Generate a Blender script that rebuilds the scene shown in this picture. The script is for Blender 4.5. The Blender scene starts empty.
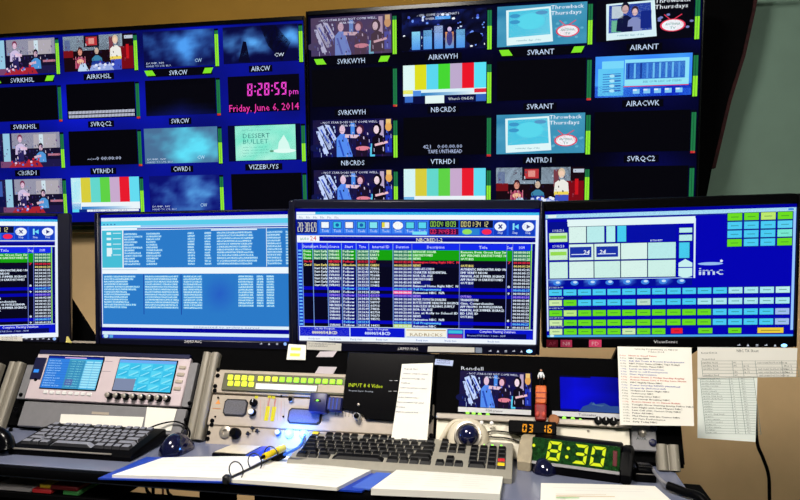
import bpy, bmesh, math, random
from mathutils import Vector, Matrix, noise
R = math.radians
random.seed(7)
SC = bpy.context.scene
COL = SC.collection
# ------------------------------------------------------------------ camera, world, lights, exposure
CAM = Vector((0, 0, 1.15)); FPX = 650.0; PSI = R(11.0)
cd = bpy.data.cameras.new('camera'); co = bpy.data.objects.new('camera', cd); COL.objects.link(co)
cd.sensor_width = 36.0; cd.lens = 36.0 * FPX / 800.0; cd.clip_start = 0.02
co.location = CAM; co.rotation_euler = (R(90), 0, PSI); SC.camera = co
W = bpy.data.worlds.new('world'); SC.world = W; W.use_nodes = True
W.node_tree.nodes['Background'].inputs[0].default_value = (0.5, 0.55, 0.6, 1)
W.node_tree.nodes['Background'].inputs[1].default_value = 0.02
SC.view_settings.view_transform = 'Standard'; SC.view_settings.look = 'None'
SC.view_settings.exposure = 0.0; SC.view_settings.gamma = 1.0
SC.view_settings.use_curve_mapping = False

def area(name, loc, target, size, power, color):
    l = bpy.data.lights.new(name, 'AREA'); l.shape = 'RECTANGLE'; l.size, l.size_y = size
    l.energy = power; l.color = color
    o = bpy.data.objects.new(name, l); COL.objects.link(o); o.location = loc
    o.rotation_euler = (Vector(target) - Vector(loc)).to_track_quat('-Z', 'Y').to_euler()
    return o
area('lamp_over_console', (-0.75, 0.30, 2.62), (-0.45, 1.5, 0.6), (0.55, 0.55), 74, (1.0, 0.93, 0.84))
area('fill_under_shelf', (-1.25, 2.12, 0.74), (-1.2, 2.56, 0.25), (0.5, 0.06), 5, (1.0, 0.9, 0.76))  # added fill that brightens the tan partition below the desk; no fixture there
area('lamp_right', (0.85, -.55, 2.66), (0.75, 2.0, 0.7), (0.5, 0.5), 46, (1.0, 0.95, 0.86))

# ------------------------------------------------------------------ frames and the pixel -> plane helpers used for measuring
CF = Vector((-math.sin(PSI), math.cos(PSI), 0)); CR = Vector((math.cos(PSI), math.sin(PSI), 0)); CU = Vector((0, 0, 1))
def ray(px, py): return CF + CR * ((px - 400) / FPX) - CU * ((py - 250) / FPX)

class Frame:
    """A local frame: x to the right, z up along the face, -y towards the operator."""
    def __init__(s, loc, yaw=0, tilt=0, roll=0):
        s.M = Matrix.Translation(loc) @ Matrix.Rotation(R(yaw), 4, 'Z') @ Matrix.Rotation(R(tilt), 4, 'X') @ Matrix.Rotation(R(roll), 4, 'Y')
        s.I = s.M.inverted()
    def _hit(s, px, py, ax, v):
        o = s.I @ CAM; d = s.I.to_3x3() @ ray(px, py); t = (v - o[ax]) / d[ax]; return o + d * t
    def uv(s, px, py, y=0.0):
        p = s._hit(px, py, 1, y); return (p.x, p.z)
    def xy(s, px, py, z=0.0):
        p = s._hit(px, py, 2, z); return (p.x, p.y)
    def ux(s, px, py): return s.uv(px, py)[0]
    def uz(s, px, py, y=0.0): return s.uv(px, py, y)[1]
WORLD = Frame((0, 0, 0))

# ------------------------------------------------------------------ materials
def lin(c):
    r = []
    for v in c[:3]:
        v = v / 255.0; r.append(v / 12.92 if v <= .04045 else ((v + .055) / 1.055) ** 2.4)
    return (*r, 1.0)
MATS = {}
def mat(name, color, rough=.5, metal=0.0, var=.08, scale=30, bump=.0, emit=0.0, coat=0.0):
    if name in MATS: return MATS[name]
    m = bpy.data.materials.new(name); m.use_nodes = True; nt = m.node_tree; N = nt.nodes; L = nt.links
    b = N['Principled BSDF']; b.inputs['Roughness'].default_value = rough; b.inputs['Metallic'].default_value = metal
    tc = N.new('ShaderNodeTexCoord'); nz = N.new('ShaderNodeTexNoise'); nz.inputs['Scale'].default_value = scale; nz.inputs['Detail'].default_value = 4
    rp = N.new('ShaderNodeValToRGB'); c = lin(color)
    rp.color_ramp.elements[0].position = .3; rp.color_ramp.elements[1].position = .7
    rp.color_ramp.elements[0].color = (*[x * (1 - var) for x in c[:3]], 1); rp.color_ramp.elements[1].color = (*[min(1, x * (1 + var)) for x in c[:3]], 1)
    L.new(tc.outputs['Object'], nz.inputs['Vector']); L.new(nz.outputs['Fac'], rp.inputs['Fac']); L.new(rp.outputs['Color'], b.inputs['Base Color'])
    if bump:
        bp = N.new('ShaderNodeBump'); bp.inputs['Strength'].default_value = bump; bp.inputs['Distance'].default_value = .002
        L.new(nz.outputs['Fac'], bp.inputs['Height']); L.new(bp.outputs['Normal'], b.inputs['Normal'])
    if emit:
        b.inputs['Emission Color'].default_value = c; b.inputs['Emission Strength'].default_value = emit
    if max(color) < 20: b.inputs['Specular IOR Level'].default_value = .05 if rough > .3 else .2
    if coat: b.inputs['Coat Weight'].default_value = coat
    MATS[name] = m; return m
def attr_mat(name, glow):
    m = bpy.data.materials.new(name); m.use_nodes = True; nt = m.node_tree; b = nt.nodes['Principled BSDF']
    a = nt.nodes.new('ShaderNodeAttribute'); a.attribute_name = 'Col'
    if glow:
        b.inputs['Base Color'].default_value = (.002, .002, .003, 1); b.inputs['Roughness'].default_value = .6
        b.inputs['Specular IOR Level'].default_value = 0.0
        nt.links.new(a.outputs['Color'], b.inputs['Emission Color']); b.inputs['Emission Strength'].default_value = 1.0
    else:
        nt.links.new(a.outputs['Color'], b.inputs['Base Color']); b.inputs['Roughness'].default_value = .75
        b.inputs['Specular IOR Level'].default_value = .2
    return m
GLOW = attr_mat('lit_screen_image', True)
PRINT = attr_mat('printed_ink', False)
BLACK = mat('black_plastic', (6, 6, 8), .45, var=.15, scale=60)
GLOSS = mat('glossy_black_plastic', (6, 6, 9), .18, var=.1)
MATTE = mat('matte_black_paint', (3, 3, 4), .85, var=.2)
DARK = mat('dark_grey_metal', (34, 34, 38), .5, .3)
GREY = mat('grey_painted_steel', (128, 127, 131), .5, .1, .05, 60, .05)
PALE = mat('pale_beige_steel', (180, 168, 154), .5, .1, .05, 60, .05)
PINKW = mat('pinkish_white_faceplate', (205, 190, 196), .45, 0, .03)
ALU = mat('satin_aluminium', (178, 170, 160), .35, .6, .06, 40)
RAIL = mat('beige_rail_extrusion', (142, 136, 124), .4, .15, .06, 25)
CHROME = mat('chrome', (200, 200, 205), .15, 1.0, .03)
BEIGE = mat('beige_abs_plastic', (150, 146, 134), .55, 0, .05, 80, .03)
KEYB = mat('black_keycap', (11, 11, 14), .5, 0, .1)
KEYL = mat('light_keycap', (150, 150, 160), .5, 0, .08)
RED = mat('red_plastic', (205, 25, 35), .45); YEL = mat('yellow_plastic', (235, 205, 20), .45)
WHITE = mat('white_plastic', (225, 225, 225), .5, 0, .02)
BLUEP = mat('blue_plastic', (25, 60, 175), .35, 0, .06)
PAPER = mat('white_paper', (238, 236, 228), .8, 0, .02, 12)
PAPERY = mat('yellow_sticky_paper', (240, 226, 130), .8, 0, .03, 12)
LEDB = mat('blue_led_lens', (120, 190, 255), .3, emit=2.6, var=0)
LEDG = mat('green_led_lens', (130, 235, 60), .3, emit=1.3, var=0)
LEDY = mat('lit_yellow_button', (215, 225, 60), .3, emit=.8, var=0)
LEDL = mat('lit_lime_button', (150, 220, 50), .3, emit=.8, var=0)

# ------------------------------------------------------------------ mesh builder
class MB:
    def __init__(s): s.bm = bmesh.new()
    def _vs(s, pts): return [s.bm.verts.new(p) for p in pts]
    def _bev(s, es, bev, seg=1):
        if bev > 0: bmesh.ops.bevel(s.bm, geom=es, offset=bev, segments=seg, affect='EDGES', profile=.5, clamp_overlap=True)
    def hexa(s, p, bev=0, seg=1):
        v = s._vs(p); fs = [s.bm.faces.new([v[i] for i in q]) for q in ((3, 2, 1, 0), (4, 5, 6, 7), (0, 1, 5, 4), (1, 2, 6, 5), (2, 3, 7, 6), (3, 0, 4, 7))]
        s._bev(list({e for f in fs for e in f.edges}), bev, seg); return s
    def box(s, x0, x1, y0, y1, z0, z1, bev=0, seg=1):
        return s.hexa([(x0, y0, z0), (x1, y0, z0), (x1, y1, z0), (x0, y1, z0), (x0, y0, z1), (x1, y0, z1), (x1, y1, z1), (x0, y1, z1)], bev, seg)
    def prism(s, poly, y0, y1, bev=0, seg=1, axis='y'):
        f = {'y': lambda a, b, t: (a, t, b), 'z': lambda a, b, t: (a, b, t), 'x': lambda a, b, t: (t, a, b)}[axis]
        a = s._vs([f(p[0], p[1], y0) for p in poly]); b = s._vs([f(p[0], p[1], y1) for p in poly]); n = len(poly)
        fs = [s.bm.faces.new(a), s.bm.faces.new(b[::-1])] + [s.bm.faces.new((a[i], b[i], b[(i + 1) % n], a[(i + 1) % n])) for i in range(n)]
        s._bev(list({e for f_ in fs[:2] for e in f_.edges}), bev, seg); return s
    def lathe(s, prof, c=(0, 0, 0), axis='z', n=16):
        c = Vector(c); rings = []
        ax = {'z': lambda r, a, h: Vector((r * math.cos(a), r * math.sin(a), h)), 'y': lambda r, a, h: Vector((r * math.cos(a), h, r * math.sin(a))), 'x': lambda r, a, h: Vector((h, r * math.cos(a), r * math.sin(a)))}[axis]
        for r, h in prof:
            rings.append(s._vs([c + ax(max(r, 1e-5), 2 * math.pi * i / n, h) for i in range(n)]))
        for A, B in zip(rings, rings[1:]):
            for i in range(n): s.bm.faces.new((A[i], A[(i + 1) % n], B[(i + 1) % n], B[i]))
        s.bm.faces.new(rings[0]); s.bm.faces.new(rings[-1][::-1]); return s
    def cyl(s, c, axis, r, h, n=14, r2=None):
        r2 = r if r2 is None else r2; e = min(r, r2) * .12
        return s.lathe([(r, 0), (r2, h - e if h > 0 else h + e), (r2 - e, h)], c, axis, n)
    def ball(s, c, r, nu=16, nv=10):
        if not hasattr(r, '__len__'): r = (r, r, r)
        M = Matrix.Translation(c) @ Matrix.Diagonal((*r, 1)); bmesh.ops.create_uvsphere(s.bm, u_segments=nu, v_segments=nv, radius=1, matrix=M); return s
    def tube(s, pts, r, n=8, sub=6):
        P = [Vector(p) for p in pts]; Q = []
        for i in range(len(P) - 1):
            a, b, c, d = P[max(i - 1, 0)], P[i], P[i + 1], P[min(i + 2, len(P) - 1)]
            for k in range(sub):
                t = k / sub; Q.append(.5 * ((2 * b) + (c - a) * t + (2 * a - 5 * b + 4 * c - d) * t * t + (3 * b - a - 3 * c + d) * t ** 3))
        Q.append(P[-1]); rings = []; up = Vector((.13, .27, .95))
        for i, q in enumerate(Q):
            d = (Q[min(i + 1, len(Q) - 1)] - Q[max(i - 1, 0)]).normalized(); u = d.cross(up)
            if u.length < .05: u = d.cross(Vector((1, 0, 0)))
            u.normalize(); w = d.cross(u); rr = r(i / (len(Q) - 1)) if callable(r) else r
            rings.append(s._vs([q + (u * math.cos(2 * math.pi * k / n) + w * math.sin(2 * math.pi * k / n)) * rr for k in range(n)]))
        for A, B in zip(rings, rings[1:]):
            for i in range(n): s.bm.faces.new((A[i], A[(i + 1) % n], B[(i + 1) % n], B[i]))
        s.bm.faces.new(rings[0]); s.bm.faces.new(rings[-1][::-1]); return s
    def mesh(s, name, off=(0, 0, 0), smooth=False):
        bmesh.ops.recalc_face_normals(s.bm, faces=s.bm.faces)
        me = bpy.data.meshes.new(name)
        bmesh.ops.translate(s.bm, verts=s.bm.verts, vec=-Vector(off)); s.bm.to_mesh(me); s.bm.free()
        if smooth:
            for p in me.polygons: p.use_smooth = True
            try: me.set_sharp_from_angle(angle=R(40))
            except Exception: pass
        return me

# ------------------------------------------------------------------ flat pictures and print, drawn as coloured polygons
GLY = {}
def glyph(ch):
    if ch in GLY: return GLY[ch]
    def ms(body):
        c = bpy.data.curves.new('g', 'FONT'); c.body = body; c.resolution_u = 1; c.size = 1
        o = bpy.data.objects.new('g', c); COL.objects.link(o); m = o.to_mesh()
        v = [(p.co.x, p.co.y) for p in m.vertices]; f = [tuple(p.vertices) for p in m.polygons]
        o.to_mesh_clear(); bpy.data.objects.remove(o); bpy.data.curves.remove(c); return v, f
    v, f = ms(ch); v2, _ = ms(ch + '|'); v1, _ = ms('|')
    adv = max(p[0] for p in v2) - max(p[0] for p in v1)
    GLY[ch] = (v, f, adv); return GLY[ch]
CAPH = None
SEG7 = {'0': 'abcdef', '1': 'bc', '2': 'abged', '3': 'abgcd', '4': 'fgbc', '5': 'afgcd', '6': 'afgedc', '7': 'abc', '8': 'abcdefg', '9': 'abcdfg'}
class Pic:
    def __init__(s, y=0.0): s.v = []; s.f = []; s.c = []; s.y = y; s.k = 0
    def _y(s): s.k += 1; return s.y - min(s.k, 4000) * 2.5e-7 - 1e-5
    def poly(s, pts, col):
        y = s._y(); n = len(s.v); s.v += [(p[0], y, p[1]) for p in pts]; s.f.append(tuple(range(n, n + len(pts)))); s.c.append([lin(col)] * len(pts))
    def rect(s, x0, z0, x1, z1, col): s.poly([(x0, z0), (x1, z0), (x1, z1), (x0, z1)], col)
    def ell(s, x, z, rx, rz, col, n=12): s.poly([(x + rx * math.cos(6.2832 * i / n), z + rz * math.sin(6.2832 * i / n)) for i in range(n)], col)
    def line(s, x0, z0, x1, z1, w, col):
        d = Vector((x1 - x0, z1 - z0)); d = Vector((-d.y, d.x)).normalized() * w / 2
        s.poly([(x0 + d.x, z0 + d.y), (x1 + d.x, z1 + d.y), (x1 - d.x, z1 - d.y), (x0 - d.x, z0 - d.y)], col)
    def grid(s, x0, z0, x1, z1, nx, nz, fn):
        y = s._y(); n = len(s.v); cs = []
        for j in range(nz + 1):
            for i in range(nx + 1):
                s.v.append((x0 + (x1 - x0) * i / nx, y, z0 + (z1 - z0) * j / nz)); cs.append(lin(fn(i / nx, j / nz)))
        for j in range(nz):
            for i in range(nx):
                q = [j * (nx + 1) + i, j * (nx + 1) + i + 1, (j + 1) * (nx + 1) + i + 1, (j + 1) * (nx + 1) + i]
                s.f.append(tuple(n + a for a in q)); s.c.append([cs[a] for a in q])
    def text(s, body, x, z, h, col, align='l', w=None, slant=0.0, bold=0.0):
        if bold: s.text(body, x + bold, z, h, col, align, w, slant)
        """h is the height of a capital; the text's baseline is z."""
        sc = h / .72; adv = sum(glyph(c)[2] if c != ' ' else .3 for c in body) * sc; sx = sc
        if w and adv > 0: sx = sc * w / adv; adv = w
        px = x - (adv if align == 'r' else adv / 2 if align == 'c' else 0); y = s._y(); cl = lin(col)
        for c in body:
            if c == ' ': px += .3 * sx; continue
            v, f, a = glyph(c); n = len(s.v)
            s.v += [(px + p[0] * sx + slant * p[1] * sc, y, z + p[1] * sc) for p in v]
            for q in f: s.f.append(tuple(n + i for i in q)); s.c.append([cl] * len(q))
            px += a * sx
        return adv
    def seg(s, body, x, z, h, col, dw=None, t=None, slant=.08):
        """Seven-segment digits; returns the end x."""
        dw = dw or h * .55; t = t or h * .13; g = t * .18
        S = lambda p: (x + p[0] + slant * p[1], z + p[1])
        for c in body:
            if c == ':':
                for zz in (.3, .68):
                    s.poly([S((t * .1, zz * h)), S((t * 1.1, zz * h)), S((t * 1.1, zz * h + t)), S((t * .1, zz * h + t))], col)
                x += t * 2.1; continue
            if c == ' ': x += dw * .7; continue
            H = {'a': h, 'g': h / 2 + t / 2, 'd': t}
            for k in SEG7.get(c, ''):
                if k in H:
                    q = [(g, H[k]), (dw - g, H[k]), (dw - t - g, H[k] - t), (t + g, H[k] - t)]
                    if k == 'g': q = [(t * .7, h / 2), (t * 1.2, h / 2 + t / 2), (dw - t * 1.2, h / 2 + t / 2), (dw - t * .7, h / 2), (dw - t * 1.2, h / 2 - t / 2), (t * 1.2, h / 2 - t / 2)]
                    if k == 'd': q = [(g, 0), (dw - g, 0), (dw - t - g, t), (t + g, t)]
                else:
                    zl, zh = (h / 2 + g, h - g) if k in 'fb' else (g, h / 2 - g)
                    xx = (0, t) if k in 'fe' else (dw, dw - t)
                    q = [(xx[0], zl), (xx[0], zh), (xx[1], zh - (t if k in 'fb' else t * .5)), (xx[1], zl + (t * .5 if k in 'fb' else t))]
                s.poly([S(p) for p in q], col)
            x += dw + t * 1.3
        return x
    def mesh(s, name, off=(0, 0, 0)):
        me = bpy.data.meshes.new(name)
        me.from_pydata([(a - off[0], b - off[1], c - off[2]) for a, b, c in s.v], [], s.f)
        at = me.color_attributes.new('Col', 'FLOAT_COLOR', 'CORNER')
        flat = [x for f in s.c for c in f for x in c]
        at.data.foreach_set('color', flat); return me

# ------------------------------------------------------------------ things, parts, structure
OFF = {}
def _lab(o, label, cat, group):
    o['label'] = label; o['category'] = cat
    if group: o['group'] = group
def thing(name, label, cat, fr=WORLD, at=(0, 0, 0), group=None):
    o = bpy.data.objects.new(name, None); o.empty_display_size = .05; COL.objects.link(o)
    o.matrix_world = fr.M @ Matrix.Translation(at); OFF[o] = at; _lab(o, label, cat, group); return o
def mk(name, geo, m, off, smooth=True):
    me = geo.mesh(name, off) if isinstance(geo, Pic) else geo if isinstance(geo, bpy.types.Mesh) else geo.mesh(name, off, smooth)
    if not me.materials: me.materials.append(m)
    return bpy.data.objects.new(name, me)
def part(name, geo, m, parent, label=None, smooth=True):
    off = OFF[parent]; o = mk(name, geo, m, off, smooth); COL.objects.link(o); o.parent = parent; OFF[o] = off
    if label: o['label'] = label
    if name == 'print': o['kind'] = 'stuff'
    return o
def shared(name, me, parent, pos):
    """A part that shares its mesh with others, placed at local position pos."""
    o = bpy.data.objects.new(name, me); COL.objects.link(o); o.parent = parent; o.location = Vector(pos) - Vector(OFF[parent]); OFF[o] = pos; return o
def solo(name, geo, m, label, cat, fr=WORLD, at=(0, 0, 0), group=None, smooth=True):
    o = mk(name, geo, m, at, smooth); COL.objects.link(o); o.matrix_world = fr.M @ Matrix.Translation(at); OFF[o] = at; _lab(o, label, cat, group); return o
def struct(name, geo, m):
    o = mk(name, geo, m, (0, 0, 0), False); COL.objects.link(o); o['kind'] = 'structure'; return o

# ------------------------------------------------------------------ the room
WALLM = mat('grey_green_wall_paint', (112, 140, 126), .8, 0, .06, 6, .1)
TANM = mat('tan_wall_panel', (222, 188, 140), .7, 0, .05, 8, .1)
SOFM = mat('ochre_wall_paint', (150, 112, 30), .8, 0, .06, 6, .1)
struct('floor', MB().box(-3.2, 2.9, -1.8, 2.8, -.05, 0), mat('dark_carpet', (52, 50, 52), .95, 0, .25, 90, .3))
struct('ceiling', MB().box(-3.2, 2.9, -1.8, 2.8, 2.75, 2.8), mat('ceiling_grey', (150, 148, 142), .9, 0, .03, 20))
struct('wall_back', MB().box(-3.2, 2.9, 2.75, 2.83, 0, 2.75), WALLM)
struct('wall_left', MB().box(-3.28, -3.2, -1.8, 2.83, 0, 2.75), WALLM)
struct('wall_right', MB().box(2.9, 2.98, -1.8, 2.83, 0, 2.75), WALLM)
struct('wall_front', MB().box(-3.28, 2.98, -1.88, -1.8, 0, 2.75), WALLM)
struct('trim_1', MB().box(-3.2, .56, 2.70, 2.75, 2.0, 2.75), SOFM)                     # ochre painted band above the video wall
tr = struct('trim_2', MB().box(-3.2, 1.9, 2.56, 2.60, 0, 1.225), TANM)                # low tan partition behind the console
o = mk('partition_cap', MB().box(-3.2, 1.9, 2.545, 2.615, 1.225, 1.24, .003), TANM, (0, 0, 0)); COL.objects.link(o); o.parent = tr

# ------------------------------------------------------------------ the video wall: two large displays of sixteen live tiles
class Cell:
    """Normalised drawing inside a rectangle; v runs downward."""
    def __init__(s, p, x0, z1, w, h): s.p, s.x0, s.z1, s.w, s.h = p, x0, z1, w, h
    def q(s, u, v): return (s.x0 + u * s.w, s.z1 - v * s.h)
    def rect(s, u0, v0, u1, v1, c): a, b = s.q(u0, v0), s.q(u1, v1); s.p.rect(a[0], b[1], b[0], a[1], c)
    def ell(s, u, v, ru, rv, c, n=12): a = s.q(u, v); s.p.ell(a[0], a[1], ru * s.w, rv * s.h, c, n)
    def poly(s, pts, c): s.p.poly([s.q(*t) for t in pts], c)
    def line(s, u0, v0, u1, v1, wd, c): a, b = s.q(u0, v0), s.q(u1, v1); s.p.line(*a, *b, wd * s.h, c)
    def text(s, t, u, v, hh, c, al='l', w=None, slant=0): a = s.q(u, v); s.p.text(t, a[0], a[1], hh * s.h, c, al, w * s.w if w else None, slant)
    def grid(s, nx, nz, fn): s.p.grid(s.x0, s.z1 - s.h, s.x0 + s.w, s.z1, nx, nz, lambda a, b: fn(a, 1 - b))
def mixc(a, b, t):
    t = max(0, min(1, t)); return tuple(x + (y - x) * t for x, y in zip(a, b))
def person(c, u, v, s, skin, hair, top, arm=None):
    """A small head-and-shoulders figure inside a picture."""
    c.poly([(u - .07 * s, v + .42 * s), (u - .062 * s, v + .2 * s), (u - .02 * s, v + .13 * s), (u + .02 * s, v + .13 * s), (u + .062 * s, v + .2 * s), (u + .07 * s, v + .42 * s)], top)
    c.ell(u, v - .015 * s, .034 * s, .1 * s, hair); c.ell(u, v + .02 * s, .026 * s, .08 * s, skin)
    if arm: c.line(u, v + .24 * s, u + arm[0], v + arm[1], .07 * s, skin)
def busy(c, n, cols, u0, v0, u1, v1, sx=.012, sy=.05, seed=1):
    rn = random.Random(seed)
    for i in range(n):
        u, v = u0 + (u1 - u0) * rn.random(), v0 + (v1 - v0) * rn.random(); a, b = sx * (.4 + rn.random()), sy * (.3 + rn.random()); k = rn.choice(cols)
        c.poly([(u, v), (u + a, v + b * .1), (u + a * 1.2, min(1, v + b)), (u + a * .1, min(1, v + b * .9))], k)
def sc_kitchen(c):
    c.rect(0, 0, 1, 1, (30, 24, 70)); c.rect(.3, 0, 1, .5, (150, 150, 170)); c.rect(.62, .05, .95, .48, (176, 170, 178))
    c.rect(0, .05, .12, .5, (60, 90, 170)); c.rect(.17, 0, .27, .85, (150, 200, 225)); c.rect(.7, .05, .76, .55, (205, 225, 235))
    c.rect(.02, .5, .15, .8, (12, 16, 70)); c.rect(.28, .45, 1, .78, (20, 16, 44)); c.rect(.82, .62, 1, .68, (190, 120, 140))
    person(c, .42, .16, 1.1, (225, 190, 215), (120, 50, 80), (205, 190, 225), (.1, .3)); c.rect(.38, .5, .47, .8, (40, 34, 90))
    person(c, .72, .42, 1.05, (215, 180, 200), (24, 10, 24), (80, 150, 215), (-.1, .3))
    c.rect(.12, .82, .4, 1, (120, 70, 110)); c.poly([(.3, .86), (.68, .8), (.74, 1), (.24, 1)], (168, 36, 48))
    busy(c, 50, [(40, 30, 90), (110, 70, 130), (190, 180, 215), (24, 18, 60), (120, 150, 210)], .1, .15, .98, .95, seed=4); busy(c, 30, [(60, 40, 110), (230, 215, 235), (30, 60, 150)], .34, .3, .8, .85, .01, .07, 9)
    for i in range(14): c.ell(.28 + .42 * random.random(), .74 + .2 * random.random(), .018, .035, random.choice([(230, 200, 225), (200, 40, 60), (30, 30, 110), (90, 120, 220)]), 6)
def sc_sofa(c):
    c.rect(0, 0, 1, 1, (22, 6, 14)); c.rect(0, 0, .85, .42, (150, 170, 188)); c.rect(.02, .1, .1, .4, (90, 106, 150)); c.rect(.88, .05, 1, .14, (190, 200, 215))
    c.rect(.3, 0, .52, .33, (18, 16, 30)); c.rect(.33, .04, .49, .28, (190, 54, 60)); c.rect(.37, .08, .45, .24, (226, 150, 140)); c.rect(.66, .06, .72, .5, (120, 60, 70))
    c.rect(.8, .35, 1, .98, (120, 8, 20)); c.rect(0, .4, .14, .6, (120, 16, 24)); c.rect(.9, .3, .94, .7, (200, 20, 30))
    person(c, .24, .44, 1.15, (220, 150, 130), (60, 16, 20), (150, 46, 84)); c.ell(.24, .72, .05, .07, (236, 190, 150))
    for i in range(4): c.rect(.17 + i * .045, .58, .178 + i * .045, .9, (226, 130, 150))
    person(c, .48, .42, 1.15, (205, 180, 160), (30, 40, 60), (60, 130, 165)); c.rect(.4, .72, .56, .95, (30, 60, 150))
    person(c, .75, .16, 1.2, (240, 205, 180), (214, 190, 160), (236, 234, 226)); c.rect(.67, .62, .83, .72, (240, 214, 90)); c.rect(.68, .7, .83, 1, (60, 80, 190))
    c.poly([(.2, .95), (.25, .75), (.31, .78), (.36, 1), (.2, 1)], (190, 215, 240)); c.poly([(.4, .84), (.66, .78), (.72, 1), (.36, 1)], (150, 170, 225))
    busy(c, 46, [(60, 10, 30), (30, 20, 60), (150, 60, 80), (20, 10, 20), (210, 190, 210)], .12, .45, .95, .95, seed=6); busy(c, 24, [(110, 130, 160), (190, 205, 220), (90, 70, 90)], 0, .05, .9, .38, .012, .06, 2)
    for i in range(12): c.ell(.42 + .3 * random.random(), .76 + .18 * random.random(), .022, .04, random.choice([(230, 235, 250), (70, 90, 220), (30, 40, 130), (190, 200, 240)]), 6)
def sc_cloud(seed, lo, hi, cx=.55, cy=.45, mark=True):
    def f(c):
        def g(u, v):
            n = noise.fractal(Vector((u * 3 + seed, v * 2.2, seed * 1.7)), 1.0, 2.0, 4) * .6
            return mixc(lo, hi, 1.0 - 1.5 * math.hypot((u - cx) * 1.25, (v - cy) * .85) + n)
        c.grid(30, 18, g)
        if mark: c.text('CW', .72, .9, .1, (190, 230, 255), w=.1); c.text('DUMP, NY', .03, .9, .05, (210, 225, 250), w=.26); c.text('HAND TO LYE, BLU.', .03, .98, .05, (190, 210, 245), w=.36)
    return f
def sc_twin_cloud(c):
    def g(u, v):
        n = noise.fractal(Vector((u * 4, v * 3, 9.1)), 1.0, 2.0, 4) * .45
        a = max(1 - 3.2 * math.hypot((u - .4), (v - .5) * .8), 1 - 4 * math.hypot(u - .93, (v - .35) * .7), .9 - 4.5 * math.hypot(u - .12, (v - .4) * .5))
        return mixc((4, 6, 60), (90, 170, 245), a + n)
    c.grid(30, 18, g); c.poly([(.5, 0), (.7, 0), (.9, .5), (.78, 1), (.6, .55)], (4, 4, 26)); c.poly([(.2, .95), (.27, .4), (.31, .42), (.36, 1)], (4, 5, 34)); c.text('CW', .68, .86, .1, (225, 238, 255), w=.13)
def sc_group(wash):
    def f(c):
        W_ = lambda col: mixc(col, (150, 118, 130), .42) if wash else col
        c.rect(0, 0, 1, 1, W_((10, 10, 60)))
        c.grid(12, 7, lambda u, v: W_(mixc((8, 10, 80), (34, 26, 60), noise.noise(Vector((u * 6, v * 4, 3))) + .5)))
        for pts in ([(.06, .2), (.13, .14), (.26, .75), (.2, .8)], [(.15, .12), (.21, .14), (.3, .5), (.27, .6)], [(.04, .3), (.08, .3), (.2, .9), (.14, .92)]):
            c.poly(pts, W_((196, 214, 255)))
        c.line(.1, .25, .2, .62, .04, W_((60, 90, 200))); c.line(.19, .2, .27, .5, .03, W_((50, 90, 210)))
        c.ell(.04, .75, .09, .1, W_((16, 20, 70)))
        c.rect(.48, .1, .53, .5, W_((70, 140, 235))); c.rect(.72, .66, .78, 1, W_((90, 205, 240))); c.rect(.84, .05, .89, .45, W_((190, 170, 200)))
        c.ell(.95, .22, .04, .12, W_((230, 170, 90))); c.rect(.92, .02, .98, .14, W_((240, 200, 120))); c.rect(.91, .45, .99, .9, W_((30, 50, 170)))
        c.poly([(.3, 1), (.3, .5), (.36, .36), (.42, .4), (.5, .95), (.5, 1)], W_((84, 140, 240))); c.ell(.36, .24, .045, .14, W_((34, 26, 60))); c.ell(.375, .27, .036, .12, W_((230, 196, 220)))
        c.line(.41, .44, .62, .47, .09, W_((226, 196, 214))); c.line(.33, .55, .39, .98, .05, W_((40, 80, 190)))
        c.poly([(.54, 1), (.55, .5), (.62, .38), (.7, .5), (.68, 1)], W_((26, 14, 40))); c.ell(.6, .27, .05, .13, W_((60, 24, 50))); c.ell(.59, .3, .034, .1, W_((232, 180, 200))); c.ell(.63, .78, .09, .06, W_((226, 130, 150)))
        c.poly([(.74, .95), (.75, .5), (.82, .4), (.91, .5), (.91, .95)], W_((14, 8, 22))); c.ell(.81, .28, .055, .16, W_((12, 6, 16))); c.ell(.8, .29, .033, .11, W_((246, 222, 232))); c.line(.78, .7, .94, .62, .06, W_((236, 190, 200)))
        busy(c, 60, [W_(k) for k in ((10, 10, 50), (30, 50, 160), (80, 110, 220), (16, 8, 30), (200, 190, 225), (60, 30, 90))], .22, .3, .98, .95, .012, .1, 5); busy(c, 30, [W_(k) for k in ((190, 210, 255), (30, 50, 150), (12, 16, 80))], .04, .15, .3, .9, .012, .14, 8)
        c.text('- NOT STAR DOES NOT COME WELL,', .1, .1, .055, (225, 230, 255), w=.72); c.text('STAR WELL.', .36, .19, .055, (225, 230, 255), w=.2)
    return f
def sc_crowd(c):
    c.rect(0, 0, 1, 1, (6, 6, 26))
    c.grid(14, 8, lambda u, v: mixc((4, 4, 22), (30, 50, 150), noise.noise(Vector((u * 8, v * 6, 1))) + .25))
    for i in range(90):
        c.ell(random.random(), .1 + .85 * random.random(), .006 + .018 * random.random(), .012 + .035 * random.random(), random.choice([(210, 225, 255), (110, 150, 250), (10, 10, 40), (70, 90, 210), (240, 245, 255)]), 6)
    for x, v0, col in ((.12, .5, (140, 215, 245)), (.26, .48, (120, 190, 240)), (.39, .38, (170, 190, 235)), (.52, .55, (230, 150, 90)), (.65, .5, (120, 190, 235))):
        c.rect(x - .01, v0 - .02, x + .115, .98, (10, 14, 60)); c.grid_ = None
        a, b = c.q(x, v0), c.q(x + .1, .96); c.p.grid(a[0], b[1], b[0], a[1], 1, 3, lambda u, w, col=col: mixc((80, 150, 235), col, w))
    c.ell(.57, .7, .035, .2, (60, 60, 130)); c.ell(.57, .48, .025, .06, (210, 190, 230)); c.ell(.04, .8, .08, .2, (4, 4, 18)); c.ell(.86, .74, .1, .16, (4, 4, 18))
    c.text('- ON, COME GOOD THAT I', .18, .12, .06, (225, 232, 255), w=.5); c.text('OVER I FEAR.', .28, .22, .06, (225, 232, 255), w=.26); c.rect(.4, .14, .58, .22, (80, 160, 240))
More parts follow.
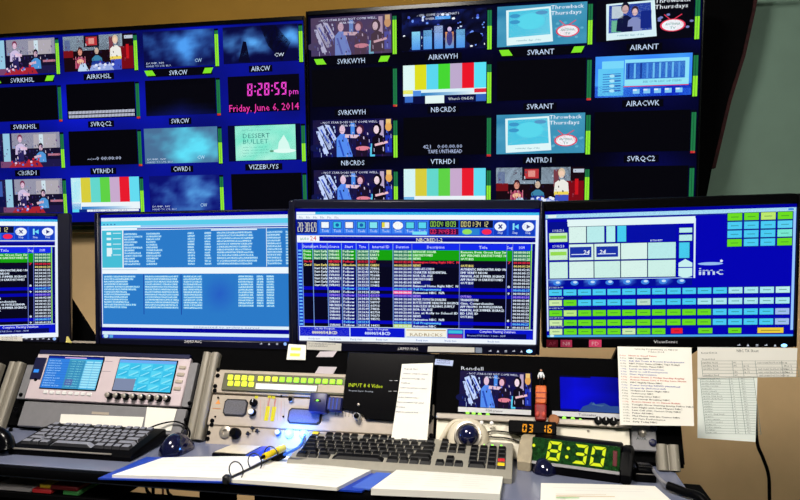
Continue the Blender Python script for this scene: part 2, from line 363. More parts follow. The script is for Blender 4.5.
def sc_bars(c):
    cols = [(225, 250, 245), (222, 222, 30), (90, 215, 240), (70, 215, 50), (190, 170, 205), (235, 20, 40), (90, 225, 245)]
    c.rect(0, 0, 1, 1, (90, 210, 245))
    for i, k in enumerate(cols): c.rect(i / 7, 0, (i + 1) / 7, .64, k)
    c.rect(0, .64, 1, .8, (220, 244, 250)); c.rect(0, .64, .12, .74, (235, 235, 90)); c.rect(.86, .66, 1, .76, (225, 40, 60)); c.grid_ = None
    a, b = c.q(.22, .72), c.q(.86, .8); c.p.grid(a[0], b[1], b[0], a[1], 6, 1, lambda u, w: mixc((40, 120, 190), (235, 245, 250), u))
    c.rect(0, .8, 1, 1, (6, 10, 60)); c.rect(.12, .66, .22, .8, (80, 140, 225)); c.rect(.02, .8, .12, .96, (60, 110, 200)); c.rect(.27, .8, .5, 1.0, (230, 248, 245)); c.rect(.88, .8, 1, .98, (50, 100, 190))
    c.text("Where's ON-E-IN", .55, .93, .07, (225, 235, 245), w=.3)
def sc_bars2(c):
    c.rect(0, 0, 1, 1, (90, 215, 245)); cols = [(215, 245, 245), (215, 205, 60), (100, 215, 205), (95, 210, 70), (200, 170, 205), (232, 25, 45), (100, 220, 240)]
    for i, k in enumerate(cols): c.rect(i / 7, 0, (i + 1) / 7, .72, k)
    c.rect(0, .72, 1, .92, (235, 245, 250)); c.rect(0, .74, .13, .92, (110, 180, 230)); c.grid_ = None
    a, b = c.q(.14, .84), c.q(.9, .92); c.p.grid(a[0], b[1], b[0], a[1], 6, 1, lambda u, w: mixc((40, 120, 200), (235, 245, 250), u))
    c.rect(.1, .92, 1, 1, (10, 40, 130)); c.rect(.22, .93, .98, .99, (236, 244, 250)); c.text('- THIS - 20.01 - 20.16', .26, .985, .05, (30, 50, 120), w=.55)
def sc_throw(dark):
    def f(c):
        c.rect(0, 0, 1, 1, (4, 4, 14) if dark else (56, 142, 176))
        if not dark: c.grid(8, 5, lambda u, v: mixc((44, 128, 170), (86, 168, 200), noise.noise(Vector((u * 3, v * 3, 2))) + .5))
        for i in range(9): c.ell(.62 + .36 * random.random(), .4 + .45 * random.random(), .02, .03, (120, 130, 190) if dark else (96, 176, 205), 8)
        c.poly([(.1, .1), (.6, .06), (.63, .92), (.11, .97)], (222, 246, 248) if not dark else (215, 240, 245))
        if dark:
            c.poly([(.13, .14), (.56, .11), (.58, .76), (.13, .8)], (30, 60, 160)); c.rect(.16, .5, .28, .78, (110, 190, 150)); c.rect(.16, .16, .28, .45, (190, 205, 215))
            person(c, .3, .22, 1.3, (205, 170, 170), (20, 20, 40), (14, 20, 60)); person(c, .4, .3, 1.1, (225, 190, 190), (60, 40, 60), (130, 140, 190)); c.rect(.46, .3, .57, .72, (20, 40, 130)); c.rect(.26, .66, .38, .78, (14, 18, 60))
        else:
            c.poly([(.13, .14), (.58, .11), (.6, .74), (.13, .78)], (70, 196, 226)); c.ell(.38, .4, .16, .2, (90, 215, 236)); c.ell(.2, .25, .06, .05, (60, 150, 200)); c.ell(.2, .4, .06, .05, (60, 150, 200)); c.ell(.5, .2, .07, .05, (84, 150, 196))
        c.text('reminder days of the', .22, .88, .045, (70, 150, 170), w=.28)
        c.text('Throwback', .6, .14, .1, (240, 246, 255), w=.36, slant=.05); c.text('Thursdays', .6, .28, .1, (240, 246, 255), w=.34, slant=.05)
        for r_, k in ((1.0, (226, 60, 90)), (.86, (240, 245, 250))): c.ell(.79, .68, .13 * r_, .15 * r_, k, 20)
        c.line(.76, .54, .7, .42, .02, (226, 60, 90)); c.line(.8, .54, .88, .43, .02, (226, 60, 90)); c.text('ANTENNA', .79, .68, .06, (30, 150, 140), 'c', .15); c.text('TV', .79, .77, .06, (30, 150, 140), 'c', .06)
    return f
def sc_web(c):
    c.grid(8, 6, lambda u, v: mixc((40, 110, 250), (90, 190, 250), noise.noise(Vector((u * 2, v * 2, 5))) + .4)); c.rect(0, .72, 1, 1, (12, 40, 190))
    c.rect(.03, .3, .3, .96, (96, 200, 245)); c.rect(.07, .12, .3, .3, (120, 215, 250))
    for i in range(8): c.line(.08, .44 + i * .06, .27, .43 + i * .06, .015, (30, 70, 180))
    for i in range(4): c.ell(.18, .48 + i * .12, .03, .04, (170, 230, 250)); c.rect(.2, .47 + i * .12, .27, .49 + i * .12, (30, 60, 170))
    c.rect(.31, .1, .97, .74, (140, 225, 250)); c.rect(.32, .18, .93, .58, (40, 100, 200))
    for i in range(9): c.rect(.34 + i * .065, .2, .36 + i * .065, .56, random.choice([(80, 150, 230), (24, 60, 150), (110, 190, 240)]))
    c.rect(.31, .6, .97, .7, (150, 230, 245)); c.text('SEE OUR LIST OF ITEMS', .5, .67, .05, (60, 120, 170), w=.4); c.rect(.3, .74, .97, .76, (220, 40, 90))
    for i in range(5): c.rect(.4 + i * .11, .82, .47 + i * .11, .93, (130, 200, 245)); c.rect(.4 + i * .11, .82, .44 + i * .11, .86, (225, 240, 255))
def sc_dessert(c):
    c.rect(0, 0, 1, 1, (2, 4, 40)); c.grid_ = None; a, b = c.q(.1, .02), c.q(.93, .98)
    c.p.grid(a[0], b[1], b[0], a[1], 8, 5, lambda u, v: mixc((110, 228, 200), (180, 245, 225), .5 + noise.noise(Vector((u * 3, v * 3, 4)))))
    c.text('DESSERT', .2, .36, .13, (40, 110, 110), w=.38); c.text('BULLET', .2, .52, .13, (60, 150, 140), w=.36)
    for i, w_ in enumerate((.34, .36, .35, .2)): c.text('healthy - no sugar added - for', .2, .63 + i * .08, .035, (70, 160, 150), w=w_)
    c.text('the world of frozen treats', .2, .16, .035, (80, 170, 160), w=.4)
    c.poly([(.7, .5), (.77, .3), (.83, .52), (.86, .74), (.68, .74)], (215, 250, 240)); c.ell(.77, .74, .16, .06, (225, 252, 244)); c.ell(.6, .74, .03, .03, (90, 150, 120))
def sc_clock(c):
    c.rect(0, 0, 1, 1, (3, 2, 14)); mg = (246, 70, 215)
    x, z = c.q(.27, .55); xe = c.p.seg('8:28:59', x, z, c.h * .34, mg, dw=c.w * .071, t=c.h * .042, slant=.04)
    c.text('pm', .85, .55, .17, mg, w=.14); c.text('Friday, June 6, 2014', .0, .97, .2, (250, 60, 175), w=.99)
def sc_black(extra=None):
    def f(c):
        c.rect(0, 0, 1, 1, (2, 2, 6))
        if extra == 'dots':
            for j in range(2):
                for i in range(46): c.rect(.02 + i * .021, .78 + j * .11, .034 + i * .021, .86 + j * .11, (200, 205, 225) if j or i > 0 else (220, 220, 240))
        elif extra == 'blue': c.grid(10, 6, lambda u, v: mixc((2, 2, 8), (10, 20, 110), (v - .55) * 2 - abs(u - .5)))
        elif extra == 'vtr': c.text('--:--0 00:00:00', .26, .85, .1, (200, 212, 245), w=.5)
        elif extra == 'tape': c.text('421   0:00.00.00', .24, .82, .1, (190, 205, 245), w=.48); c.text('TAPE UNTHREAD', .3, .95, .1, (190, 205, 245), w=.42)
    return f
def video_wall(fr, w, h, label, bg, tiles, bez):
    root = thing('video_wall_display', label, 'screen', fr, (0, 0, -h / 2), 'big multi-picture displays of the video wall')
    b = MB(); b.box(-w / 2 - bez, w / 2 + bez, .012, .07, -h / 2 - .016, h / 2 + .016, .004)
    for x0, x1, z0, z1 in ((-w / 2 - bez, -w / 2, -h / 2 - .016, h / 2 + .016), (w / 2, w / 2 + bez, -h / 2 - .016, h / 2 + .016), (-w / 2, w / 2, h / 2, h / 2 + .016), (-w / 2, w / 2, -h / 2 - .016, -h / 2)): b.box(x0, x1, -.004, .014, z0, z1, .0015)
    part('housing', b, GLOSS, root)
    m = MB(); m.box(-w * .3, w * .3, .07, .21, -h * .25, h * .25, .006); part('wall_mount', m, MATTE, root)
    s = Pic(.008); s.rect(-w / 2, -h / 2, w / 2, h / 2, bg(.5, .5)); s.grid(-w / 2, -h / 2, w / 2, h / 2, 32, 24, bg); part('backlit_screen', s, GLOW, root)
    pw, ph = w / 4, h / 4
    for (i, j), (fn, lab, u0, mt, dia) in tiles.items():
        x0 = -w / 2 + i * pw; z1 = h / 2 - j * ph
        p = Pic(.006); fn(Cell(p, x0 + pw * u0, z1 - ph * .05, pw * (.93 - u0), ph * .74)); t = part('video_tile', p, GLOW, root)
        if lab:
            p = Pic(.0052); c = Cell(p, x0, z1, pw, ph); wd = .045 * len(lab)
            c.rect(.1, .82, .9, .985, (2, 2, 10)) if dia else c.rect(.48 - wd * .62, .85, .48 + wd * .62, .985, (2, 2, 10))
            c.text(lab, .48, .96, .1, (205, 225, 255), 'c', wd)
            if dia:
                for a in (.06, .78): sg = 1 if a > .5 else -1; c.poly([(a, .955), (a + .1, .955), (a + .1 + .03 * sg, .845), (a + .03 * sg, .845)] if sg > 0 else [(a + .03, .955), (a + .14, .955), (a + .1, .845), (a, .845)], (130, 230, 40))
            part('tile_caption', p, GLOW, t)
        if mt is not None:
            p = Pic(.0052); c = Cell(p, x0, z1, pw, ph); c.rect(.935, .06, .985, .84, (2, 6, 20))
            for a in (.94, .963):
                c.rect(a, .1, a + .02, .82, (30, 120, 70)); c.rect(a, .82 - .72 * mt, a + .02, .82, (150, 240, 50))
            if mt < .05: c.rect(.94, .79, .983, .83, (200, 40, 50))
            part('level_meter', p, GLOW, t)
    return root
def bg_left(u, v): return mixc((2, 4, 40), (10, 24, 205), .62 + .5 * noise.noise(Vector((u * 5, v * 4, 7))))
def bg_right(u, v): return mixc((1, 1, 10), (6, 10, 120), .1 + .55 * noise.noise(Vector((u * 5, v * 4, 2))) + .35 * max(0, u - .3) * (1 - abs(v - .6)))
lt = {(0, 0): (sc_kitchen, 'SVRKHSL', .02, .9, 1), (1, 0): (sc_sofa, 'AIRKHSL', .04, .85, 0), (2, 0): (sc_cloud(1, (6, 10, 70), (80, 160, 245)), 'SVRCW', .06, .9, 1), (3, 0): (sc_twin_cloud, 'AIRCW', .04, .85, 0),
      (0, 1): (sc_black(), 'SVRKHSL', .02, .02, 0), (1, 1): (sc_black('dots'), 'SVRQC2', .05, .02, 0), (2, 1): (sc_black('blue'), 'SVRCW', .06, .02, 0), (3, 1): (sc_clock, None, .08, None, 0),
      (0, 2): (sc_kitchen, 'CBSRD1', .02, .55, 0), (1, 2): (sc_black('vtr'), 'VTRHD1', .05, .03, 0), (2, 2): (sc_cloud(3, (74, 112, 150), (96, 225, 250), .62, .5), 'CWRD1', .02, .6, 0), (3, 2): (sc_dessert, 'VIZEBUYS', .06, .5, 0),
      (0, 3): (sc_kitchen, None, .02, .6, 0), (1, 3): (sc_bars2, None, .05, .65, 0), (2, 3): (sc_cloud(2, (8, 14, 110), (100, 185, 248)), None, .06, .7, 0), (3, 3): (sc_black(), None, .08, .02, 0)}
rt = {(0, 0): (sc_group(True), 'SVRKWYH', .03, .9, 1), (1, 0): (sc_crowd, 'AIRKWYH', .04, .6, 0), (2, 0): (sc_throw(False), 'SVRANT', .04, .6, 1), (3, 0): (sc_throw(True), 'AIRANT', .02, .55, 0),
      (0, 1): (sc_black(), 'SVRKWYH', .03, .03, 0), (1, 1): (sc_bars, 'NBCRDS', .05, .8, 0), (2, 1): (sc_black(), 'SVRANT', .04, .03, 0), (3, 1): (sc_web, 'AIRACWK', .02, .5, 0),
      (0, 2): (sc_group(False), 'NBCRDS', .03, .6, 0), (1, 2): (sc_black('tape'), 'VTRHD1', .05, .03, 0), (2, 2): (sc_throw(False), 'ANTRD1', .04, .6, 0), (3, 2): (sc_black(), 'SVRQC2', .02, .02, 0),
      (0, 3): (sc_group(False), None, .03, .6, 0), (1, 3): (sc_bars2, None, .05, .6, 0), (2, 3): (sc_sofa, None, .04, .8, 0), (3, 3): (sc_black(), None, .02, .02, 0)}
video_wall(Frame((-1.559, 2.428, 1.66), 2.9, 4.1, -.4), 1.40, .78, 'left large wall display with blue grid and magenta clock tile reading 8:28:59', bg_left, lt, .006)
video_wall(Frame((-.122, 2.42, 1.658), -.6, 5.5, .7), 1.42, .775, 'right large wall display with black background beside the grey wall', bg_right, rt, .006)

# black sheet standing in for the shadow beside the right display
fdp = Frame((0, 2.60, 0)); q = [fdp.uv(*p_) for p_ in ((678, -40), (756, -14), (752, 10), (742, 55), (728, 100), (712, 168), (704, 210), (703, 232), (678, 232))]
dr_ = thing('shadow_sheet', 'black sheet standing in for shadow between right wall display and grey wall', 'shadow sheet', WORLD, (q[0][0], 2.61, q[8][1]))
part('dark_sheet', MB().prism(q, 2.60, 2.635, .004), MATTE, dr_)
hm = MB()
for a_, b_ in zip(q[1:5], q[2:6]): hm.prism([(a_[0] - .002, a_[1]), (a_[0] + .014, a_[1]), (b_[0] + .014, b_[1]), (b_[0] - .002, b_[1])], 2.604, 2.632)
part('fringe', hm, mat('dark_red_fringe', (44, 8, 11), .95, 0, .5, 60), dr_, 'dark red hem along the slanting edge')
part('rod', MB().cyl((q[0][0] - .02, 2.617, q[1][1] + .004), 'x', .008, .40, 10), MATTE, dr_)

# ------------------------------------------------------------------ the four desk monitors
MW, MH, SHELF = .594, .366, .80
class Scr:
    """Draw on a monitor's screen with positions measured on its face."""
    def __init__(s, fr, y): s.fr = fr; s.p = Pic(y)
    def X(s, px, py=275): return s.fr.ux(px, py)
    def Z(s, px, py): return s.fr.uz(px, py)
    def quad(s, x0, y0, x1, y1, c): a = s.fr.uv(x0, y0); b = s.fr.uv(x1, y1); s.p.rect(a[0], b[1], b[0], a[1], c)
    def box(s, x0, y0, x1, y1, c, edge, t=.0008): s.quad(x0, y0, x1, y1, edge); a = s.fr.uv(x0, y0); b = s.fr.uv(x1, y1); s.p.rect(a[0] + t, b[1] + t, b[0] - t, a[1] - t, c)
    def txt(s, t, px, py, h, c, al='l', w=None): a = s.fr.uv(px, py); s.p.text(t, a[0], a[1], h * .00232, c, al, w * .00232 if w else None)
    def ell(s, px, py, rx, ry, c): a = s.fr.uv(px, py); s.p.ell(a[0], a[1], rx * .00232, ry * .00232, c, 18)
def monitor(fr, label, scr_px, draw, logo, logo_px, led, icons_px, bezel_m, dx=0.0):
    root = thing('desk_monitor', label, 'monitor', fr, (0, .03, -MH / 2), 'desktop monitors along the console')
    (xa, za), (xb, zb) = fr.uv(*scr_px[0]), fr.uv(*scr_px[1])           # top-left, bottom-right of the lit area
    b = MB(); b.box(-MW / 2, MW / 2, .006, .042 if fr is not FM1 else .022, -MH / 2, MH / 2, .006, 2)
    b.box(-MW / 2, xa, -.006, .01, -MH / 2, MH / 2, .003); b.box(xb, MW / 2, -.006, .01, -MH / 2, MH / 2, .003)
    b.box(xa, xb, -.006, .01, za, MH / 2, .003); b.box(xa, xb, -.006, .01, -MH / 2, zb, .003)
    part('bezel', b, bezel_m, root)
    bk = MB(); bk.hexa([(-.2, .042, -.12), (.2, .042, -.12), (.12, .075, -.08), (-.12, .075, -.08), (-.2, .042, .12), (.2, .042, .12), (.12, .075, .08), (-.12, .075, .08)], .006); part('back_shell', bk, BLACK, root)
    s = Scr(fr, .004); s.p.rect(xa, zb, xb, za, (0, 0, 150)); draw(s, xa + .002, xb - .001, za - .0085, zb); part('lit_screen', s.p, GLOW, root)
    lg = Pic(-.0062); a = fr.uv(*logo_px); lg.text(logo, a[0], a[1], .0075, (250, 250, 255), 'c', .05 if len(logo) < 8 else .056); part('maker_lettering', lg, PRINT, root, 'pale lettering on the lower bezel')
    for i, px in enumerate(icons_px):
        a = fr.uv(*px); q = Pic(-.0062)
        if i == len(icons_px) - 1: q.ell(a[0], a[1], .0045, .0045, (150, 190, 255), 14)
        elif i % 3 == 0: q.line(a[0] - .0035, a[1], a[0] + .0035, a[1], .0014, (200, 205, 220)); q.line(a[0], a[1], a[0] + .002, a[1] + .003, .0014, (200, 205, 220))
        elif i % 3 == 1: q.poly([(a[0] - .003, a[1] - .0025), (a[0] + .003, a[1] - .0025), (a[0], a[1] + .003)], (200, 205, 220))
        else: q.rect(a[0] - .0028, a[1] - .0022, a[0] + .0028, a[1] - .0008, (200, 205, 220)); q.rect(a[0] - .0028, a[1] + .0008, a[0] + .0028, a[1] + .0022, (200, 205, 220))
        part('touch_button', q, GLOW, root)
    if led: a = fr.uv(*icons_px[-1]); part('power_light', MB().ball((a[0], -.0062, a[1]), (.007, .002, .004)), LEDB, root, 'glowing blue power light')
    Mi = fr.I; c = fr.M @ Vector((0, .07, 0)); top = fr.M @ Vector((0, .075, -.04))
    nk = MB(); nk.hexa([Mi @ Vector(p) for p in ((top.x + dx - .035, top.y, SHELF + .012), (top.x + dx + .035, top.y, SHELF + .012), (top.x + dx + .035, top.y + .03, SHELF + .012), (top.x + dx - .035, top.y + .03, SHELF + .012), (top.x - .03, top.y, top.z), (top.x + .03, top.y, top.z), (top.x + .03, top.y + .03, top.z), (top.x - .03, top.y + .03, top.z))], .004); part('stand_neck', nk, BLACK, root)
    bs = MB(); bs.prism([(Mi @ Vector((top.x, top.y, SHELF))).xy * 0 + Vector((0, 0))] * 0 or [(.13 * math.cos(a_ * .2618), .1 * math.sin(a_ * .2618)) for a_ in range(24)], 0, .014, .003, axis='z')
    bmesh.ops.transform(bs.bm, matrix=Mi @ Matrix.Translation((top.x + dx, top.y + .015, SHELF)), verts=bs.bm.verts); part('stand_base', bs, GLOSS, root)
    return root
PLAY = [('Done', 'Start Early', 'SVR001', 'Follow', 'ITEM0', '00:00:15:00', 'REVOLVE SOLAR', 'Remove from Green Easy Str', '', '00:00:00:01', 'g'),
        ('Done', 'Start Early', 'SVR001', 'Follow', 'EART1', '00:00:30:00', 'EARTHSTONES', 'APP VERONIX EARTHSTONES 10', '', '00:00:00:01', 'g'),
        ('Done', 'Start Early', 'SVR002', 'Follow', 'NEWS', '00:00:05:00', 'NEWS', 'OUT:BSS', '', '00:00:01:25', 'g'),
        ('On Air', '', 'NBCRED1', 'Follow', 'NET', '00:07:42:00', 'Remington Living Right NBC  N', '', '7', '00:00:00:00', 'r'),
        ('Cued', 'Start Early', 'SVR001', 'Absolute', 'CARD1', '00:00:30:00', 'NEWS', 'OUT:BSS', '', '00:00:01:20', 'y')]
for nm_, dd_, ee_ in (('CARD-AT-CODO', 'AUTHENTIC INNOVATIVE AND UN', 'k'), ('CHARTER RESIDENTIAL', 'EMF VERIFY NEON', 'k'), ('NOR CAL AGE', 'MANUAL AGE SUMMER 3EGRACE', 'k'), ('EARTHSTONES', 'APP PROMO 10 EARTHSTONES', 'k'), ('NEWS', 'OUT:BSS', 'k'), ('Balanced Home Right NBC  N', '', 'k8'), ('Toll Programming', '', 'b'), ('Animation NBC  N/R', '', 'p9'), ('NEWS', 'OUT:NO', 'v'), ('NOVA TOYOTA DEALERS', 'TRANSITION', 'k'), ('BUTTE HOME HEALTH & HOSPICE', 'Ginn, Comprehensive', 'k'), ('SHACLESS BUILDING SUPPLY', 'APP PROMO 10 PHYLESSIANA', 'k'), ('NOR CAL AGE', 'MANUAL AGE SUMMER 3EGRACE', 'k'), ('Live at Kelly to School ID', 'BD LIVE ID', 'k'), ('NEWS', 'OUT:BSS', 'k'), ('Animation NBC  N/B', '', 'k8'), ('Toll Programming', '', 'b'), ('Animation NBC', '', 'k9')):
    n_ = len(PLAY); PLAY.append(('', 'Start Early' if n_ < 11 else '', 'SVR00%d' % (1 + n_ % 3) if n_ % 8 else 'NBCRED1', 'Follow', '%05d' % ((n_ * 7919 + 40211) % 99999), '00:00:%02d:00' % (n_ * 5 % 60), nm_, dd_, ee_[1:], '00:00:%02d:%02d' % (n_ % 3, n_ * 7 % 30), ee_[0]))
WT = (225, 238, 255); CY = (110, 210, 250)
def ui_playlist(s, xa, xb, za, zb):
    """Broadcast automation play-list: toolbar, counters, column headings, rows and footer."""
    p = s.p; w, h = xb - xa, za - zb
    X = lambda u: xa + u * w; Z = lambda v: za - v * h
    r = lambda u0, v0, u1, v1, c: p.rect(X(u0), Z(v1), X(u1), Z(v0), c)
    t = lambda b, u, v, hh, c, al='l', ww=None: p.text(b, X(u), Z(v), hh * h, c, al, ww * w if ww else None)
    r(0, 0, 1, 1, (0, 0, 160)); r(0, 0, 1, .02, (60, 190, 240)); r(0, .02, 1, .055, (240, 248, 255)); r(0, .0, .08, .018, (230, 245, 255))
    for i in range(6): t('File', .01 + i * .03, .05, .018, (120, 140, 180), ww=.018)
    r(0, .058, 1, .175, (30, 90, 225)); r(.0, .06, .088, .165, (10, 20, 110)); p.seg('20:30:69', X(.004), Z(.15), .07 * h, (236, 236, 215), dw=.0052, t=.0013, slant=0)
    ic = [(240, 250, 255), (60, 200, 230), (245, 245, 250), (70, 190, 220), (130, 230, 240), (235, 240, 245), (250, 250, 250), (90, 215, 230), (90, 215, 240)]
    for i, k in enumerate(ic):
        u = .097 + i * .0507; r(u, .065, u + .047, .16, (60, 130, 240)); r(u + .005, .072, u + .042, .125, (10, 30, 130))
        if i == 6: p.ell(X(u + .024), Z(.1), .021 * w, .03 * h, k, 18)
        else: r(u + .008, .076, u + .039, .12, k)
        if i == 5: r(u + .008, .076, u + .02, .115, (225, 215, 60))
        if i in (1, 3): p.ell(X(u + .024), Z(.098), .008 * w, .014 * h, (20, 90, 170), 10)
        t('Tools', u + .024, .152, .02, (225, 240, 255), 'c', .03)
    r(.485, .145, .545, .168, (120, 225, 245)); r(.555, .06, .675, .115, (6, 10, 50)); r(.68, .06, .815, .115, (6, 10, 50))
    p.seg('00:04:18:09', X(.56), Z(.108), .04 * h, (165, 230, 80), dw=.0052, t=.0011, slant=0); p.seg('00:01:34 12', X(.685), Z(.108), .04 * h, (235, 228, 150), dw=.0054, t=.0012, slant=0)
    r(.555, .122, .675, .168, (60, 6, 60)); p.seg('00:14:49:33', X(.56), Z(.162), .035 * h, (250, 50, 110), dw=.0052, t=.0011, slant=0)
    r(.69, .122, .76, .168, (40, 130, 210)); p.ell(X(.71), Z(.145), .02 * w, .02 * h, (150, 225, 90), 14); r(.765, .122, .815, .168, (30, 60, 200)); p.ell(X(.79), Z(.145), .02 * w, .021 * h, (245, 40, 80), 14)
    for u, k in ((.845, 'x'), (.905, 'l'), (.957, 'p')):
        r(u - .026, .062, u + .026, .17, (16, 60, 190))
        if k == 'l': r(u - .01, .08, u - .003, .13, (140, 230, 250)); p.poly([(X(u - .003), Z(.105)), (X(u + .014), Z(.085)), (X(u + .014), Z(.125))], (110, 220, 250))
        else: p.ell(X(u), Z(.105), .024 * w, .034 * h, (240, 246, 255), 20)
        if k == 'x': p.line(X(u - .007), Z(.12), X(u + .007), Z(.09), .003, (20, 40, 130)); p.line(X(u - .007), Z(.09), X(u + .007), Z(.12), .003, (20, 40, 130))
        if k == 'p': p.poly([(X(u - .006), Z(.122)), (X(u - .006), Z(.088)), (X(u + .01), Z(.105))], (20, 30, 120))
        t('Step', u, .158, .018, (225, 240, 255), 'c', .022)
    r(0, .178, .095, .225, (244, 248, 255)); t('auto', .012, .215, .03, (70, 170, 120), ww=.04); t('24', .055, .217, .036, (215, 60, 60), ww=.028)
    r(.095, .178, 1, .185, (235, 245, 255)); r(.11, .188, .99, .205, (20, 30, 170)); r(.11, .2, .99, .218, (0, 0, 120)); r(0, .222, 1, .232, (230, 242, 255))
    t('NBCRED1-2', .5, .222, .03, (240, 240, 210), 'l', .11)
    cols = [(0, .022, ''), (.022, .066, 'Status'), (.066, .128, 'Start Status'), (.128, .188, 'Source'), (.188, .25, 'Start'), (.25, .303, 'Time'), (.303, .404, 'Internal ID'), (.404, .483, 'Duration'), (.483, .68, 'Description'), (.68, .873, 'Title'), (.873, .897, 'Seg'), (.897, .97, 'SOM')]
    r(0, .234, .985, .285, (16, 40, 235)); v0, v1 = .285, .885; rh = (v1 - v0) / 23.0
    for k, row in enumerate(PLAY):
        va, vb = v0 + k * rh, v0 + (k + 1) * rh; kd = row[10]
        bgc = {'g': (20, 160, 10), 'r': (10, 4, 30), 'y': (4, 4, 40), 'k': (2, 2, 26), 'b': (0, 0, 190), 'p': (2, 2, 40), 'v': (0, 0, 170)}[kd]
        tc = {'g': (215, 250, 215), 'r': (240, 50, 70), 'y': (240, 225, 130), 'k': WT, 'b': CY, 'p': WT, 'v': (170, 140, 250)}[kd]
        if kd == 'k' and k > 4:
            r(.022, va, .97, vb, bgc)
            for c0, c1 in ((.128, .183), (.188, .244), (.25, .303), (.404, .478), (.483, .56), (.68, .74)): r(c0, va, c1, vb, (8, 12, 110))
        else: r(.022, va, .97, vb, bgc)
        if kd == 'g':
            for c0, c1 in ((.066, .165), (.188, .225), (.25, .335), (.404, .47), (.897, .96)): r(c0, va, c1, vb, (40, 120, 90))
        r(.0, va, .022, vb - .004, (20, 70, 210)); r(.004, va + .004, .018, vb - .01, (110, 190, 245))
        if kd == 'p': r(.404, va, .483, vb, (250, 40, 130))
        if k == 22: r(.404, va, .483, vb, (190, 220, 40))
        dt = '20:%02d:%02d' % (30 + k // 3, (k * 17) % 60); hh = .0185; vv = vb - .004
        for ci, body in ((1, row[0]), (2, row[1]), (3, row[2]), (4, row[3]), (5, dt), (6, row[4]), (7, row[5]), (8, row[6]), (9, row[7]), (10, row[8]), (11, row[9])):
            if body and not (kd == 'b' and ci in (1, 2, 3, 6)):
                mx = cols[ci][1] - cols[ci][0] - .006; ww = min(mx, .0071 * len(body) + .004)
                p.text(body, X(cols[ci][0] + .004), Z(vv), hh * h, tc, 'l', ww * w, bold=.0006)
    for c0, c1, nm in cols:
        r(c0 - .0012, .234, c0 + .0012, v1, (130, 170, 240) if c0 < .42 else (110, 125, 210)); t(nm, (c0 + c1) / 2, .272, .022, (225, 235, 255), 'c', .0062 * len(nm) + .005) if nm else None
    r(.971, .234, .975, v1, (150, 220, 60)); r(.978, .234, .988, v1, (0, 0, 110)); r(.988, .055, 1, 1, (232, 242, 255))
    r(0, v1, .985, .965, (200, 220, 250))
    for c0, c1 in ((.003, .217), (.221, .452), (.632, .70), (.703, .985)): r(c0, v1 + .006, c1, .963, (6, 20, 205))
    t('On Air Program', .11, .91, .018, (225, 235, 255), 'c', .09); p.text('00000/14.BCD', X(.11), Z(.946), .026 * h, (238, 238, 190), 'c', .11 * w, bold=.0008); t('Next On Program', .337, .91, .018, (225, 235, 255), 'c', .09); p.text('00000/14.BCD', X(.337), Z(.946), .026 * h, (220, 235, 255), 'c', .11 * w, bold=.0008)
    r(.457, v1 + .006, .628, .963, (245, 242, 225)); t('RADRICKS', .542, .95, .024, (150, 120, 70), 'c', .14); r(.46, .955, .625, .96, (120, 160, 220)); r(.46, .9, .625, .906, (190, 150, 90)); t('Complete Planting Database', .84, .915, .02, (235, 240, 255), 'c', .15)
    r(.636, .9, .695, .925, (60, 190, 220)); r(.636, .932, .695, .958, (150, 60, 130)); r(.71, .922, .96, .96, (2, 6, 90)); t('Processed Full Show - 1 item - 08:45', .715, .945, .014, (190, 205, 255), ww=.16)
    r(0, .965, 1, 1, (238, 246, 255))
    for u in (.04, .13, .22, .33, .5, .62, .8): t('Ready item', u, .99, .016, (90, 120, 190), ww=.05)
